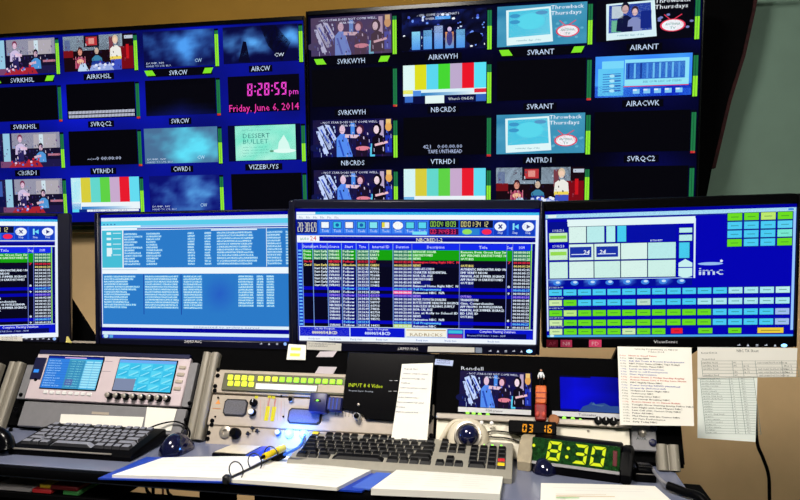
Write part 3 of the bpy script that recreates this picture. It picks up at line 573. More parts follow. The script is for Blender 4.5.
def ui_database(s, xa, xb, za, zb):
    p = s.p; w, h = xb - xa, za - zb; X = lambda u: xa + u * w; Z = lambda v: za - v * h
    r = lambda u0, v0, u1, v1, c: p.rect(X(u0), Z(v1), X(u1), Z(v0), c)
    t = lambda b, u, v, hh, c, al='l', ww=None: p.text(b, X(u), Z(v), hh * h, c, al, ww * w if ww else None)
    r(0, 0, 1, 1, (42, 122, 200)); r(0, 0, 1, .028, (220, 236, 250)); r(0, .028, 1, .085, (90, 205, 235)); r(0, .066, .22, .08, (240, 250, 255)); r(.22, .066, 1, .085, (150, 200, 245)); r(0, .085, 1, .105, (230, 245, 255)); r(.2, .09, 1, .1, (20, 60, 170))
    for i in range(4): r(.012 + i * .02, .05, .02 + i * .02, .06, (60, 110, 170))
    r(.004, .105, .118, .415, (70, 190, 215)); r(.118, .105, .124, .415, (235, 246, 255))
    for i, v in enumerate((.12, .165, .21, .25, .3)): r(.03, v, .055 if i != 3 else .06, v + (.02 if i != 3 else .05), (225, 245, 250)); r(.065, v + .005, .11, v + .012, (200, 235, 245))
    r(0, .415, 1, .465, (238, 248, 255)); r(0, .43, .2, .434, (150, 190, 220))
    rnd = random.Random(5); wd = lambda n: ''.join(rnd.choice('ABCDEFHKLMNOPRSTUVWaeioursn0145 ') for _ in range(n)).strip() or 'A'
    for k in range(12):
        v = .143 + k * .0226
        for c0, c1, f in ((.128, .235, .95), (.25, .38, .8), (.475, .52, .9), (.565, .605, .9), (.63, .85, .97), (.89, .97, 1), (.985, .999, 1)):
            ww = (c1 - c0) * (f - .45 * rnd.random() * (1 if c0 in (.25, .128) else .35)); r(c0, v - .016, c0 + ww, v + .003, (84, 165, 228)); p.text(wd(int(ww * 95) + 2), X(c0), Z(v), .0135 * h, (215, 244, 252), 'l', ww * w, bold=.0004)
    r(.6, .108, .84, .118, (225, 240, 255)); r(.886, .105, .889, .41, (225, 240, 250))
    for k in range(13):
        v = .495 + k * .0212
        for c0, c1, f in ((.012, .23, .98), (.24, .43, .97), (.45, .66, .97), (.74, .82, 1), (.835, .87, 1), (.885, .925, 1)):
            if k > 11 and c0 > .7: continue
            ww = (c1 - c0) * (f - .4 * rnd.random() * (1 if c0 in (.012, .45) else .1)); r(c0, v - .015, c0 + ww, v + .003, (88, 172, 230)); p.text(wd(int(ww * 95) + 2), X(c0), Z(v), .0135 * h, (216, 246, 252), 'l', ww * w, bold=.0004)
    r(.232, .47, .236, .8, (20, 60, 160)); r(.436, .47, .44, .8, (20, 60, 160)); r(.0, .1, .004, .9, (235, 245, 255)); p.grid(X(.55), Z(.79), X(.735), Z(.47), 6, 6, lambda u, v: mixc((42, 122, 200), (36, 94, 196), 1 - 2 * math.hypot(u - .5, v - .5)))
    r(0, .885, 1, .91, (225, 240, 252)); t('connected to archive server', .5, .905, .014, (60, 90, 160), ww=.35); r(0, .91, 1, .95, (0, 0, 150)); r(0, .945, 1, .972, (215, 235, 250)); r(0, .972, 1, 1, (40, 60, 190)); p.ell(X(.02), Z(.985), .014 * w, .016 * h, (190, 230, 245), 12); r(.04, .975, .06, .998, (90, 170, 230))
def ui_switcher(s, xa, xb, za, zb):
    p = s.p; w, h = xb - xa, za - zb; X = lambda u: xa + u * w; Z = lambda v: za - v * h
    r = lambda u0, v0, u1, v1, c: p.rect(X(u0), Z(v1), X(u1), Z(v0), c)
    t = lambda b, u, v, hh, c, al='l', ww=None: p.text(b, X(u), Z(v), hh * h, c, al, ww * w if ww else None)
    cell = lambda u0, v0, u1, v1, c: (r(u0, v0, u1, v1, (20, 40, 90)), r(u0 + .002, v0 + .004, u1 - .002, v1 - .004, c))
    BL = (0, 0, 178); r(0, 0, 1, 1, BL); r(0, 0, 1, .03, (170, 225, 248)); r(.01, .004, .045, .026, (230, 246, 240)); r(.97, .006, .99, .022, (70, 140, 225))
    r(0, .03, 1, .04, (20, 40, 150)); r(0, .04, .006, .95, (215, 232, 252)); r(.99, .03, 1, .95, (150, 200, 252))
    r(.09, .045, .61, .1, (226, 246, 246)); wv = (216, 243, 236); pc = (185, 236, 236)
    r(.012, .06, .092, .142, (0, 10, 140)); t('SOURCE A', .052, .14, .02, WT, 'c', .05); cell(.012, .145, .092, .225, (200, 238, 190)); r(.018, .17, .086, .195, (140, 215, 70))
    t('SOURCE B', .052, .265, .02, WT, 'c', .05); cell(.012, .275, .092, .37, (205, 240, 215)); r(.018, .30, .086, .33, (150, 218, 80))
    cell(.095, .1, .17, .235, wv); cell(.17, .1, .245, .235, pc); cell(.25, .1, .29, .235, (180, 240, 240)); cell(.295, .1, .335, .235, (70, 205, 240)); r(.338, .1, .535, .23, (0, 10, 165))
    for u in (.54,): r(u, .105, .605, .235, BL); cell(.545, .13, .60, .175, pc); cell(.545, .185, .60, .24, pc)
    cell(.095, .24, .2, .375, wv); cell(.2, .24, .31, .375, wv); cell(.31, .24, .42, .375, wv); cell(.42, .24, .535, .375, pc); cell(.545, .245, .59, .375, (70, 205, 240))
    for u in (.1, .21): r(u, .265, u + .09, .35, (24, 50, 165)); p.text('24', X(u + (.055 if u < .2 else .012)), Z(.325), .034 * h, (240, 248, 255), 'l', .026 * w, bold=.0006, slant=.15); r(u + .006, .322, u + .08, .328, (220, 235, 255))
    t('AUTHORITY', .43, .235, .016, (220, 240, 255), ww=.05)
    for i, (u0, u1) in enumerate(((.012, .092), (.095, .2), (.2, .31), (.31, .42), (.42, .535))): cell(u0, .38, u1, .52, wv if i % 2 else (205, 240, 232))
    for vv, d in ((.38, 1), (.45, -1)): p.poly([(X(.545), Z(vv + (.03 if d > 0 else 0))), (X(.572), Z(vv if d > 0 else vv)), (X(.6), Z(vv + (.03 if d > 0 else 0))), (X(.6), Z(vv + .062 + (0 if d > 0 else 0))), (X(.572), Z(vv + .062 + (0 if d > 0 else .02))), (X(.545), Z(vv + .062))], (200, 240, 240))
    r(.605, .06, .612, .53, (220, 238, 250)); r(0, .525, .6, .53, (180, 210, 240))
    p.grid(X(.006), Z(.59), X(.6), Z(.53), 24, 2, lambda u, v: mixc((0, 10, 150), (90, 160, 245), max(0, math.sin(u * 8 * math.pi)) * v))
    for i in range(8): p.ell(X(.045 + i * .073), Z(.556), .017 * w, .02 * h, (60, 130, 225), 14); p.ell(X(.048 + i * .073), Z(.55), .009 * w, .01 * h, (200, 228, 250), 10)
    p.text('imc', X(.622), Z(.508), .062 * h, (200, 218, 242), 'l', .10 * w, bold=.0016); p.ell(X(.672), Z(.42), .05 * w, .012 * h, (150, 190, 240), 16); r(.622, .475, .73, .481, (20, 40, 170)); p.ell(X(.715), Z(.4), .006 * w, .01 * h, (225, 235, 250), 8)
    G, C, CW_, LI = (108, 222, 30), (74, 205, 245), (170, 232, 242), (160, 190, 240); GW = (205, 235, 170)
    rows = [[C] * 12 + [CW_] * 3 + [(190, 240, 240)], [GW, G] + [C] * 4 + [(190, 225, 205)] + [C] * 3 + [CW_] * 6, [G, (190, 235, 130)] + [G] * 9 + [C] * 4 + [LI] * 2, [GW] + [G] * 10 + [C] * 4 + [LI] * 2, [GW] + [G] * 4 + [GW] + [G] * 2]
    for j, rw in enumerate(rows):
        v0 = (.605, .69, .775, .855, .928)[j]; v1 = v0 + .056
        r(.006, v0 - .022, .07 + .08 * (j % 3), v0 - .006, (0, 10, 120)); t('BUS KEY ROW', .01, v0 - .008, .012, (210, 228, 255), ww=.06)
        for i, k in enumerate(rw[:16]):
            u0 = .008 + i * .0613; cell(u0, v0, u0 + .058, v1, k); r(u0 + .014, v0 + .024, u0 + .044, v0 + .031, mixc(k, (30, 80, 60), .45))
    for u0, u1, k in ((.515, .565, (240, 30, 50)), (.625, .685, G), (.745, .8, G), (.86, .965, (235, 205, 60))): cell(u0, .928, u1, .978, k); r(u0 + .015, .95, u1 - .015, .957, mixc(k, (40, 30, 20), .4))
    for j in range(4):
        for i in range(4):
            k = [[G, G, (190, 235, 110), G], [C] * 3 + [(90, 210, 246)], [C, C, C, (120, 235, 210)], [G, C, C, G]][j][i]
            cell(.735 + i * .0645, .028 + j * .067, .795 + i * .0645, .092 + j * .067, k); r(.75 + i * .0645, .058 + j * .067, .78 + i * .0645, .065 + j * .067, mixc(k, (30, 80, 60), .4))
    r(0, .985, 1, 1, (80, 170, 235)); p.ell(X(.02), Z(.99), .01 * w, .01 * h, (210, 245, 250), 10)
BEZ = mat('blue_black_bezel', (7, 8, 34), .4, 0, .1)  # blue glow of the screens is put into this bezel colour
K = 1.06
def mfr(x, y, z, a, b, c): return Frame((x * K, y * K, 1.15 + (z - 1.15) * K), a, b, c)
FM1 = mfr(-1.193 - .280 * math.cos(R(26)), 1.535 - .280 * math.sin(R(26)), 1.074, 26, .2, -.3); FM2 = mfr(-.816, 1.504, 1.076, 0, .3, -.5); FM3 = mfr(-.246, 1.433, 1.088, 6.6, 7.5, .4); FM4 = mfr(.314, 1.575, 1.096, 2.9, 6.6, -1.35)
def icon_row(x0, x1, y0, y1, n): return [(x0 + (x1 - x0) * i / (n - 1), y0 + (y1 - y0) * i / (n - 1)) for i in range(n)]
monitor(FM1, 'monitor cut by the left photo edge with white slip on its lower bezel', ((-200, 214.5), (58.5, 337)), ui_playlist, 'SAMSUNG', (-60, 342), False, icon_row(27, 55, 338.5, 338.5, 6), BEZ)
monitor(FM2, 'monitor showing pale blue database lists between playlist monitors', ((99.5, 215), (289.5, 341.5)), ui_database, 'SAMSUNG', (194, 342.6), False, icon_row(262, 286, 343.6, 343.6, 4), BEZ)
monitor(FM3, 'centre monitor showing dark blue play list with green top rows and 20:30:69 counter', ((295, 208.5), (536.5, 345)), ui_playlist, 'SAMSUNG', (408, 349.5), True, icon_row(490, 529, 350.4, 350.6, 6), BEZ)
monitor(FM4, 'right monitor with switcher page of cyan and green button cells', ((544.8, 211.5), (794, 336.5)), ui_switcher, 'ViewSonic', (665, 342.5), True, icon_row(738, 783, 344.5, 344.8, 6), BLACK, -.10)

# ------------------------------------------------------------------ the console: desk, turret, rails, shelf
DZ, YB = .72, 1.34
T = Frame((0, YB, DZ), 0, -25)                      # the sloping turret face
XL, XR = -1.78, .305
DESKM = mat('blue_grey_laminate', (112, 118, 142), .22, 0, .05, 6)
DXR = WORLD.xy(686, 487, DZ)[0]
desk = thing('console_desk', 'long blue grey console desk with thick black front edge', 'desk', WORLD, (-.7, 1.25, 0))
part('desktop', MB().box(XL, DXR, 1.135, 1.50, .692, DZ, .002), DESKM, desk)
part('front_edge', MB().box(XL, DXR, 1.118, 1.137, Frame((0, 1.118, 0)).uz(100, 484), .7195, .006, 2), BLACK, desk, 'black padded edge strip')
for px in (84, 199): x = WORLD.ux(px, 490) if False else T.I and (CAM + ray(px, 490) * (1.2 / ray(px, 490).y)).x; part('leg', MB().box(x - .022, x + .022, 1.24, 1.33, 0, .692, .003), MATTE, desk)
part('leg', MB().box(XR - .01, XR + .03, 1.16, 1.36, 0, .692, .003), MATTE, desk)
part('crossbar', MB().box(XL, XR, 1.21, 1.235, .57, Frame((0, 1.21, 0)).uz(140, 497), .003), MATTE, desk)
part('modesty_panel', MB().box(-.60, XR, 1.37, 1.385, .05, .69, .002), MATTE, desk)
con = thing('console_turret', 'black sloping equipment turret with beige rails behind the desk', 'console', WORLD, (-.7, 1.42, DZ))
shf = thing('monitor_shelf', 'low black shelf on posts carrying the desk monitors behind the turret', 'shelf', WORLD, (-.7, 1.78, 0))
TM = T.M
def tface(b): bmesh.ops.transform(b.bm, matrix=TM, verts=b.bm.verts); return b
VT = T.uz(300, 350.5)
part('backing_panel', tface(MB().box(XL, XR, .012, .03, .016, VT)), MATTE, con)
tz = DZ + VT * math.sin(R(65)); ty = YB + VT * math.cos(R(65)) + .012
part('top_cap', MB().prism([(ty, tz), (ty, tz - .009), (1.49, tz - .02), (1.49, tz - .011)], XL, XR, .001, axis='x'), MATTE, con)
part('back_panel', MB().box(XL, XR, 1.49, 1.50, DZ + .0005, tz - .012), MATTE, con)
for x in (XL, XR - .02): part('side_panel', MB().prism([(1.362, DZ + .0005), (ty + .004, tz - .012), (1.49, tz - .022), (1.49, DZ + .0005)], x, x + .02, .001, axis='x'), MATTE, con)
part('shelf_board', MB().box(-1.95, .30, 1.51, 2.05, .782, SHELF, .002), MATTE, shf)
for x in (-1.9, -1.0, -.2, .27): part('shelf_post', MB().box(x - .02, x + .02, 1.98, 2.02, 0, .782, .002), MATTE, shf)
fb = Frame((0, 1.72, 0))
pts = [fb.uv(*q) for q in ((50, 268), (66, 290), (98, 340))]
part('gusset_plate', MB().prism([(pts[0][0] - .12, SHELF), (pts[0][0] - .12, pts[0][1]), pts[0], pts[1], pts[2], (pts[2][0] + .03, SHELF)], 1.715, 1.725, .001), MATTE, shf, 'black diagonal bracket plate')
fd = Frame((0, 1.60, 0)); a, b_ = fd.uv(67, 342), fd.uv(292, 350)
part('cable_duct', MB().box(a[0], b_[0], 1.60, 1.63, SHELF, a[1], .002), PALE, shf, 'pale cable duct on the shelf')
def rail(px0, px1, py, v0=.0, v1=.222):
    x0, x1 = T.ux(px0, py), T.ux(px1, py); m = (x0 + x1) / 2; w = (x1 - x0) / 2
    b = MB(); b.box(x0, x1, -.004, .012, v0, v1, .002)
    for c in (x0 + w * .48, x1 - w * .48):
        b.prism([(c + w * .46 * math.cos(R(t_)), -.004 - w * .34 * math.sin(R(t_))) for t_ in range(0, 181, 20)], v0, v1, axis='z')
    part('rail', tface(b), RAIL, con)
rail(194.5, 211, 400, .005, .205); rail(-1.5, 12, 400, .0, .165); rail(657, 680, 464, .0, T.uz(668, 445))
rail(-22, -9, 400, 0, .16)

def box_of(x0p, x1p, y0p, y1p, at_y=None, at_x=None):
    """Local rectangle on the turret face from picture positions: left, right, top, bottom."""
    my = at_y or (y0p + y1p) / 2; mx = at_x or (x0p + x1p) / 2
    return T.ux(x0p, my), T.ux(x1p, my), T.uz(mx, y1p), T.uz(mx, y0p)
def screw(px, py, r=.0055, root=None, m=None):
    x, z = T.uv(px, py); b = MB(); b.lathe([(r, .0), (r, -.002), (r * .75, -.0036), (r * .3, -.0038), (r * .28, -.0022)], (x, -.0035, z), 'y', 10); part('screw', b, m or BLACK, root)
def knob(px, py, r, root, m=BLACK, cap=None, h=.012, y=-.004):
    x, z = T.uv(px, py); b = MB(); b.lathe([(r, 0), (r * .96, -h * .85), (r * .8, -h)], (x, y, z), 'y', 14); k = part('knob', b, m, root)
    c = MB(); c.box(x - r * .12, x + r * .12, y - h - .0006, y - h, z, z + r * .8) if cap is None else c.lathe([(r * .8, 0), (r * .7, -.003), (r * .3, -.004)], (x, y - h, z), 'y', 12)
    part('pointer' if cap is None else 'knob_cap', c, WHITE if cap is None else cap, k)

# left bay: control panel with two lit screens
x0, x1, z0, z1 = box_of(31, 187, 356, 403.5, 380, 112)
d = thing('control_panel', 'pinkish white control panel with two pale blue screens and eight knobs', 'control panel', T, ((x0 + x1) / 2, 0, z0))
part('faceplate', MB().box(x0, x1, -.004, .01, z0, z1, .002), PINKW, d)
bx0, bx1, bz0, bz1 = box_of(36, 186, 352, 359, 356, 112)
part('hood', MB().box(x0 + .004, x1 - .003, -.006, .008, z1 - .002, z1 + .008, .001), mat('dark_blue_frame', (9, 12, 58), .5), d, 'dark blue top frame')
def lcd(qx0, qx1, qy0, qy1, fn, root, name='lit_screen', border=.0025):
    a0, a1, b0, b1 = box_of(qx0, qx1, qy0, qy1)
    part('screen_frame', MB().box(a0 - border, a1 + border, -.006, .004, b0 - border, b1 + border, .001), BLACK, root)
    p = Pic(-.0063); fn(Cell(p, a0, b1, a1 - a0, b1 - b0)); part(name, p, GLOW, root)
def lcd_a(c):
    c.rect(0, 0, 1, 1, (80, 190, 235)); rnd = random.Random(3); c.rect(0, 0, .4, 1, (50, 130, 225)); c.rect(.4, .1, .7, 1, (60, 150, 190)); c.rect(.7, .2, 1, .95, (130, 215, 245)); c.rect(0, 0, 1, .07, (20, 40, 150)); c.rect(.3, .02, .7, .05, (230, 190, 235)); c.rect(.42, .7, .56, .9, (90, 110, 170))
    for k in range(11):
        v = .13 + k * .078; c.text('EVENT ROW', .03, v + .03, .035, (190, 235, 252), w=.3 * (.6 + .4 * rnd.random())); c.text('OK SRC', .44, v + .03, .03, (150, 230, 235), w=.22); c.rect(.72, v, .84, v + .05, (160, 228, 248)); c.rect(.86, v, .98, v + .05, (160, 228, 248))
        c.line(0, v + .055, 1, v + .055, .008, (40, 100, 190))
def lcd_b(c):
    c.rect(0, 0, 1, 1, (70, 200, 240)); c.rect(0, 0, 1, .1, (110, 170, 240))
    for j in range(4):
        for i in range(5):
            u, v = .01 + i * .198, .13 + j * .215; c.rect(u, v, u + .188, v + .2, (60, 195, 235) if (i + j) % 2 else (90, 215, 245)); c.line(u + .02, v + .17, u + .16, v + .04, .03, (150, 232, 248)); c.line(u + .08, v + .18, u + .18, v + .08, .018, (40, 160, 210))
    c.rect(0, .62, .36, 1, (128, 140, 170))
lcd(46, 101, 357.5, 389.5, lcd_a, d); lcd(117.5, 175, 361, 392, lcd_b, d)
a0, a1, b0, b1 = box_of(34, 45, 358, 380)
part('side_key', MB().box(a0, a1, -.006, .002, b0, b1, .001), mat('dark_blue_frame', (9, 12, 58), .5), d); p = Pic(-.0065); q = T.uv(38, 371.5); p.rect(q[0] - .007, q[1] - .004, q[0] + .007, q[1] + .004, (60, 150, 255)); part('side_key_light', p, GLOW, d)
for ea, eb in ((x0 - .022, x0 - .001), (x1 + .001, x1 + .02)): part('mounting_ear', MB().box(ea, eb, -.003, .01, z0, z1 - .03 if ea < x0 else z1 - .01, .001), GREY, d)
screw(37, 380, .004, d); screw(22, 395, .0048, d); screw(190.5, 403.5, .0048, d)
for i in range(8): knob(111.5 + i * 8.2, 396.6 + i * .42, .0075, d, BLACK, ALU, .014)
for i in range(8): q = T.uv(47 + i * 6.2, 392.5 + i * .32); part('soft_key', MB().box(q[0] - .006, q[0] + .006, -.0065, -.003, q[1] - .004, q[1] + .004, .001), WHITE, d)
for i in range(4): q = T.uv(183.5 - i * 1.8, 368 + i * 7); part('push_button', MB().box(q[0] - .009, q[0] + .009, -.0065, -.003, q[1] - .004, q[1] + .004, .001), PALE, d)
for i, (qx, qy) in enumerate(((104, 362), (102, 372))): q = T.uv(qx + 5, qy); p = Pic(-.0042); p.rect(q[0] - .012, q[1], q[0] + .012, q[1] + .001, (120, 110, 130)); part('print_line', p, PRINT, d)
# left bay: blank panel with two blank labels
x0, x1, z0, z1 = box_of(16, 180, 405, 445, 424, 100)
d = thing('blank_panel', 'wide plain grey blank panel below the two-screen control panel', 'panel', T, ((x0 + x1) / 2, 0, z0))
x0 = T.ux(18, 424); x1 = T.ux(184, 424); part('plate', MB().box(x0, x1, -.003, .01, .012, z1, .002), GREY, d)
for q in ((17, 410), (12, 430), (187, 420), (183, 438)): screw(*q, .0055, d)
def note(name, label, quad, cat='paper note', fr=T, y=-.006, m=PAPER, lines=None, curl=.0, grp=None):
    """A single sheet lying on a face: corners top-left, top-right, bottom-right, bottom-left in the picture."""
    P = [fr.uv(*q, y) for q in quad]; b = MB(); n = 6; f0 = []; f1 = []
    for k in range(n + 1):
        t_ = k / n; L = [P[0][i] + (P[3][i] - P[0][i]) * t_ for i in (0, 1)]; Rr = [P[1][i] + (P[2][i] - P[1][i]) * t_ for i in (0, 1)]; dy = -curl * t_ * t_
        f0.append(b._vs([(L[0], y + dy, L[1]), (Rr[0], y + dy, Rr[1])])); f1.append(b._vs([(L[0], y + dy + .0006, L[1]), (Rr[0], y + dy + .0006, Rr[1])]))
    for A, B, C_, D_ in zip(f0, f0[1:], f1, f1[1:]):
        b.bm.faces.new((A[0], A[1], B[1], B[0])); b.bm.faces.new((C_[1], C_[0], D_[0], D_[1])); b.bm.faces.new((A[0], B[0], D_[0], C_[0])); b.bm.faces.new((A[1], C_[1], D_[1], B[1]))
    b.bm.faces.new((f0[0][0], f1[0][0], f1[0][1], f0[0][1])); b.bm.faces.new((f0[-1][0], f0[-1][1], f1[-1][1], f1[-1][0]))
    c = ((P[0][0] + P[2][0]) / 2, y, P[3][1])
    if not lines: return solo(name, b, m, label, cat, fr, c, grp, False)
    r_ = thing(name, label, cat, fr, c, grp); part('sheet', b, m, r_, smooth=False); p = Pic(y - .0004); lines(p, P, curl); 
    if curl: p.v = [(a_[0], a_[1] - curl * max(0, (P[0][1] - a_[2]) / (P[0][1] - P[3][1])) ** 2 - .0006, a_[2]) for a_ in p.v]
    part('print', p, PRINT, r_); return r_
note('label_strip', 'long blank white label on the grey panel behind small keyboard', ((61, 414), (144, 417), (140, 434), (58, 432)), 'label')
note('label_strip', 'short blank white label at right end of the grey panel', ((147, 407), (177, 409), (171, 431), (144, 428)), 'label')
note('tape_tag', 'tiny pale tag above the long white label', ((92, 411.5), (109, 412.5), (108.5, 415), (91.5, 414)), 'tag', m=PALE, y=-.004)

# centre bay
x0, x1, z0, z1 = box_of(214, 346, 369, 394, 382, 280)
x0 = T.ux(217, 382); z1 = T.uz(280, 375.5); z0 = T.uz(280, 396)
d = thing('button_panel', 'narrow routing panel with lit yellow and lime push buttons', 'control panel', T, ((x0 + x1) / 2, 0, z0))
part('faceplate', MB().box(x0 - .012, x1, -.003, .01, z0, z1 + .008, .002), PALE, d)
fx0 = T.ux(224, 382); part('button_frame', MB().box(fx0, x1 + .001, -.008, .0, z0 + .006, z1, .0015), mat('dark_olive_frame', (92, 92, 70), .5), d, 'dark olive button frame')
for r_ in range(2):
    for i in range(4): q = T.uv(232 + i * 6.9, 378.3 + i * .35 + r_ * 6); part('push_button', MB().box(q[0] - .0062, q[0] + .0062, -.0115, -.007, q[1] - .0058, q[1] + .0058, .0012), LEDY, d)
for i in range(12): q = T.uv(262 + i * 7.15, 379.6 + i * .32); part('push_button', MB().box(q[0] - .006, q[0] + .006, -.0115, -.007, q[1] - .0055, q[1] + .0055, .0012), LEDL if i > 2 else LEDY, d)
a0, a1, b0, b1 = box_of(257, 318, 384.5, 391, None, 287); part('label_strip', MB().box(a0, a1, -.0092, -.0075, b0, b1 - .002), PAPER, d, 'white label strip')
a0, a1, b0, b1 = box_of(319, 347, 386, 393.5, None, 333); part('label_strip', MB().box(a0, a1, -.0092, -.0075, b0, b1), PALE, d, 'greyish label strip')
for q in ((219, 370), (218.5, 376), (216, 386.5), (215.5, 391)): screw(*q, .0048, d)

x0, x1 = T.ux(210, 410), T.ux(434, 410); z1 = T.uz(280, 397.5); z0 = T.uz(280, 429)
d = thing('audio_monitor_unit', 'beige audio monitor panel with two grey speaker grilles and yellow level bars', 'audio monitor', T, ((x0 + x1) / 2, 0, z0))
part('faceplate', MB().box(x0, x1, -.003, .01, z0, z1, .002), PALE, d)
for qx0, qx1, qy0, qy1, mm in ((224.5, 248, 399.5, 416.5, mat('grey_speaker_mesh', (96, 96, 104), .8, 0, .25, 400)), (288.5, 322, 409, 424.5, mat('blue_grey_speaker_mesh', (92, 96, 130), .8, 0, .25, 400))):
    a0, a1, b0, b1 = box_of(qx0, qx1, qy0, qy1); b = MB()
    b.prism([(a0 + .006, b0), (a1 - .006, b0), (a1, b0 + .006), (a1, b1 - .006), (a1 - .006, b1), (a0 + .006, b1), (a0, b1 - .006), (a0, b0 + .006)], -.006, 0, .001); g_ = part('speaker_frame', b, DARK, d)
    b = MB(); b.prism([(a0 + .008, b0 + .003), (a1 - .008, b0 + .003), (a1 - .003, b0 + .008), (a1 - .003, b1 - .008), (a1 - .008, b1 - .003), (a0 + .008, b1 - .003), (a0 + .003, b1 - .008), (a0 + .003, b0 + .008)], -.0075, -.005, .0008); part('speaker_grille', b, mm, g_)
for q in ((255, 403.5), (253.5, 413)): knob(*q, .0085, d, BLACK, None if q[1] < 410 else WHITE)
knob(292, 400, .0065, d, ALU, BLACK, .006); knob(358.5, 417.5, .0075, d, WHITE, BLACK, .016)
for i, (a, top) in enumerate(((266, 406.5), (272.2, 407))):
    p = Pic(-.0036); t0 = T.uv(a + .5, 421 + i * .4); t1 = T.uv(a + 1.5, top); p.rect(t0[0] - .0045, t0[1], t0[0] + .0045, t1[1], (238, 230, 40)); t2 = T.uv(a + 2, 397.5 + i); p.rect(t0[0] - .001, t1[1], t0[0] + .001, t2[1], (210, 130, 120)); part('level_bar', p, GLOW, d)
for q in ((257, 397.5), (270, 397.3), (274, 397.8)): t0 = T.uv(*q); p = Pic(-.0036); p.rect(t0[0] - .004, t0[1] - .003, t0[0] + .004, t0[1] + .003, (225, 215, 60)); part('indicator', p, GLOW, d)
for q in ((219, 398), (216, 417), (282, 396.5), (284, 417)): screw(*q, .0022, d)
for q in ((213, 421), (212.5, 425)): screw(*q, .0048, d)
for q in ((432, 418), (431.5, 436)): screw(*q, .005, d)
p = Pic(-.0036)
for i in range(9): t0 = T.uv(258 + i * 3.4, 400 + i * .2); t1 = T.uv(257.5 + i * 3.4, 420 + i * .2); p.line(t0[0], t0[1], t1[0], t1[1], .0006, (200, 120, 110) if i % 2 else (150, 140, 130))
t0 = T.uv(216, 404); p.poly([(t0[0], t0[1]), (t0[0] + .012, t0[1]), (t0[0] + .006, t0[1] + .01)], (225, 150, 80)); t0 = T.uv(213, 409); p.rect(t0[0], t0[1], t0[0] + .02, t0[1] + .0012, (200, 130, 80))
part('print', p, PRINT, d)
for i in range(7): q = T.uv(366 + i * 4, 436 + i * .3); part('vent_slot', MB().box(q[0] - .001, q[0] + .001, -.0034, -.002, q[1] - .004, q[1] + .004), BLACK, d)
for i in range(16): q = T.uv(336 + i * 3.4, 412 + i * .25); part('slit', MB().box(q[0] - .0005, q[0] + .0005, -.0033, -.002, q[1] - .009, q[1] + .004), DARK, d)

x0, x1 = T.ux(207, 436), T.ux(434, 436); z1 = T.uz(280, 429.5); z0 = T.uz(280, 449)
d = thing('intercom_panel', 'beige intercom panel with glowing blue lamps and headphone socket', 'control panel', T, ((x0 + x1) / 2, 0, z0))
part('faceplate', MB().box(x0, x1, -.003, .01, z0, z1, .002), PALE, d)
q = T.uv(226, 432.5); b = MB(); b.lathe([(.0135, 0), (.0135, -.004), (.009, -.006), (.0055, -.006), (.005, -.002)], (q[0], -.003, q[1]), 'y', 18); part('headphone_socket', b, ALU, d)
q = T.uv(237, 434); b = MB(); b.lathe([(.012, 0), (.011, -.016), (.007, -.022)], (q[0], -.003, q[1]), 'y', 16); part('volume_knob', b, BLACK, d)
for i, q in enumerate(((253.5, 428.5), (258, 431.5), (249, 434))): t0 = T.uv(*q); part('toggle_switch', MB().box(t0[0] - .006, t0[0] + .006, -.005, -.002, t0[1] - .001, t0[1] + .001).box(t0[0] - .002, t0[0] + .002, -.012, -.002, t0[1] - .004, t0[1] + .004, .001), DARK, d)
knob(279, 433, .007, d, BLUEP, WHITE, .008); knob(316, 436, .007, d, BLUEP, WHITE, .008)
for q in ((290, 434), (304.5, 434.5)):
    t0 = T.uv(*q); b = MB(); b.lathe([(.010, 0), (.0095, -.006), (.006, -.010), (.002, -.011)], (t0[0], -.003, t0[1]), 'y', 16); part('lamp_lens', b, LEDB, d, 'glowing blue lamp lens')
    g = T.M @ Vector((t0[0], -.028, t0[1])); l = bpy.data.lights.new('blue_lamp_light', 'POINT'); l.energy = .3; l.color = (.06, .25, 1); l.shadow_soft_size = .012; lo = bpy.data.objects.new('blue_lamp_light', l); COL.objects.link(lo); lo.location = g
t0 = T.uv(338, 437); part('slot_cover', MB().box(t0[0] - .02, t0[0] + .02, -.005, -.002, t0[1] - .004, t0[1] + .004, .001), WHITE, d)
for q in ((209.5, 433), (208.5, 439)): screw(*q, .0048, d)

x0, x1, z0, z1 = box_of(345, 434, 357, 421.5, 392, 390); z1 = VT - .003
d = thing('input_display', 'glossy black display box with yellow green text reading INPUT 8 4 Video', 'display', T, ((x0 + x1) / 2, 0, z0))
b = MB(); b.prism([(x0, z0 + .02), (x0 + .05, z0 + .012), (x0 + .055, z0), (x1 - .004, z0 - .002), (x1, z0 + .004), (x1, z1), (x0, z1)], -.012, .008, .002); part('case', b, GLOSS, d)
p = Pic(-.0126); q = T.uv(349.5, 388); p.text('INPUT 8 4 Video', q[0], q[1], .0085, (215, 235, 50), w=T.ux(384, 388) - q[0]); q2 = T.uv(350, 392.5); p.text('Program Input  Routing', q2[0], q2[1], .0035, (190, 195, 205), w=.055); part('lit_text', p, GLOW, d)
for q in ((392, 382), (397, 382), (391, 392.5), (396, 392.5)): t0 = T.uv(*q); p = Pic(-.0126); p.rect(t0[0] - .0035, t0[1] - .0006, t0[0] + .0035, t0[1] + .0006, (170, 170, 175)); part('mark', p, PRINT, d)
q = T.uv(360, 406); part('small_stud', MB().lathe([(.003, 0), (.003, -.004), (.001, -.005)], (q[0], -.012, q[1]), 'y', 8), ALU, d)

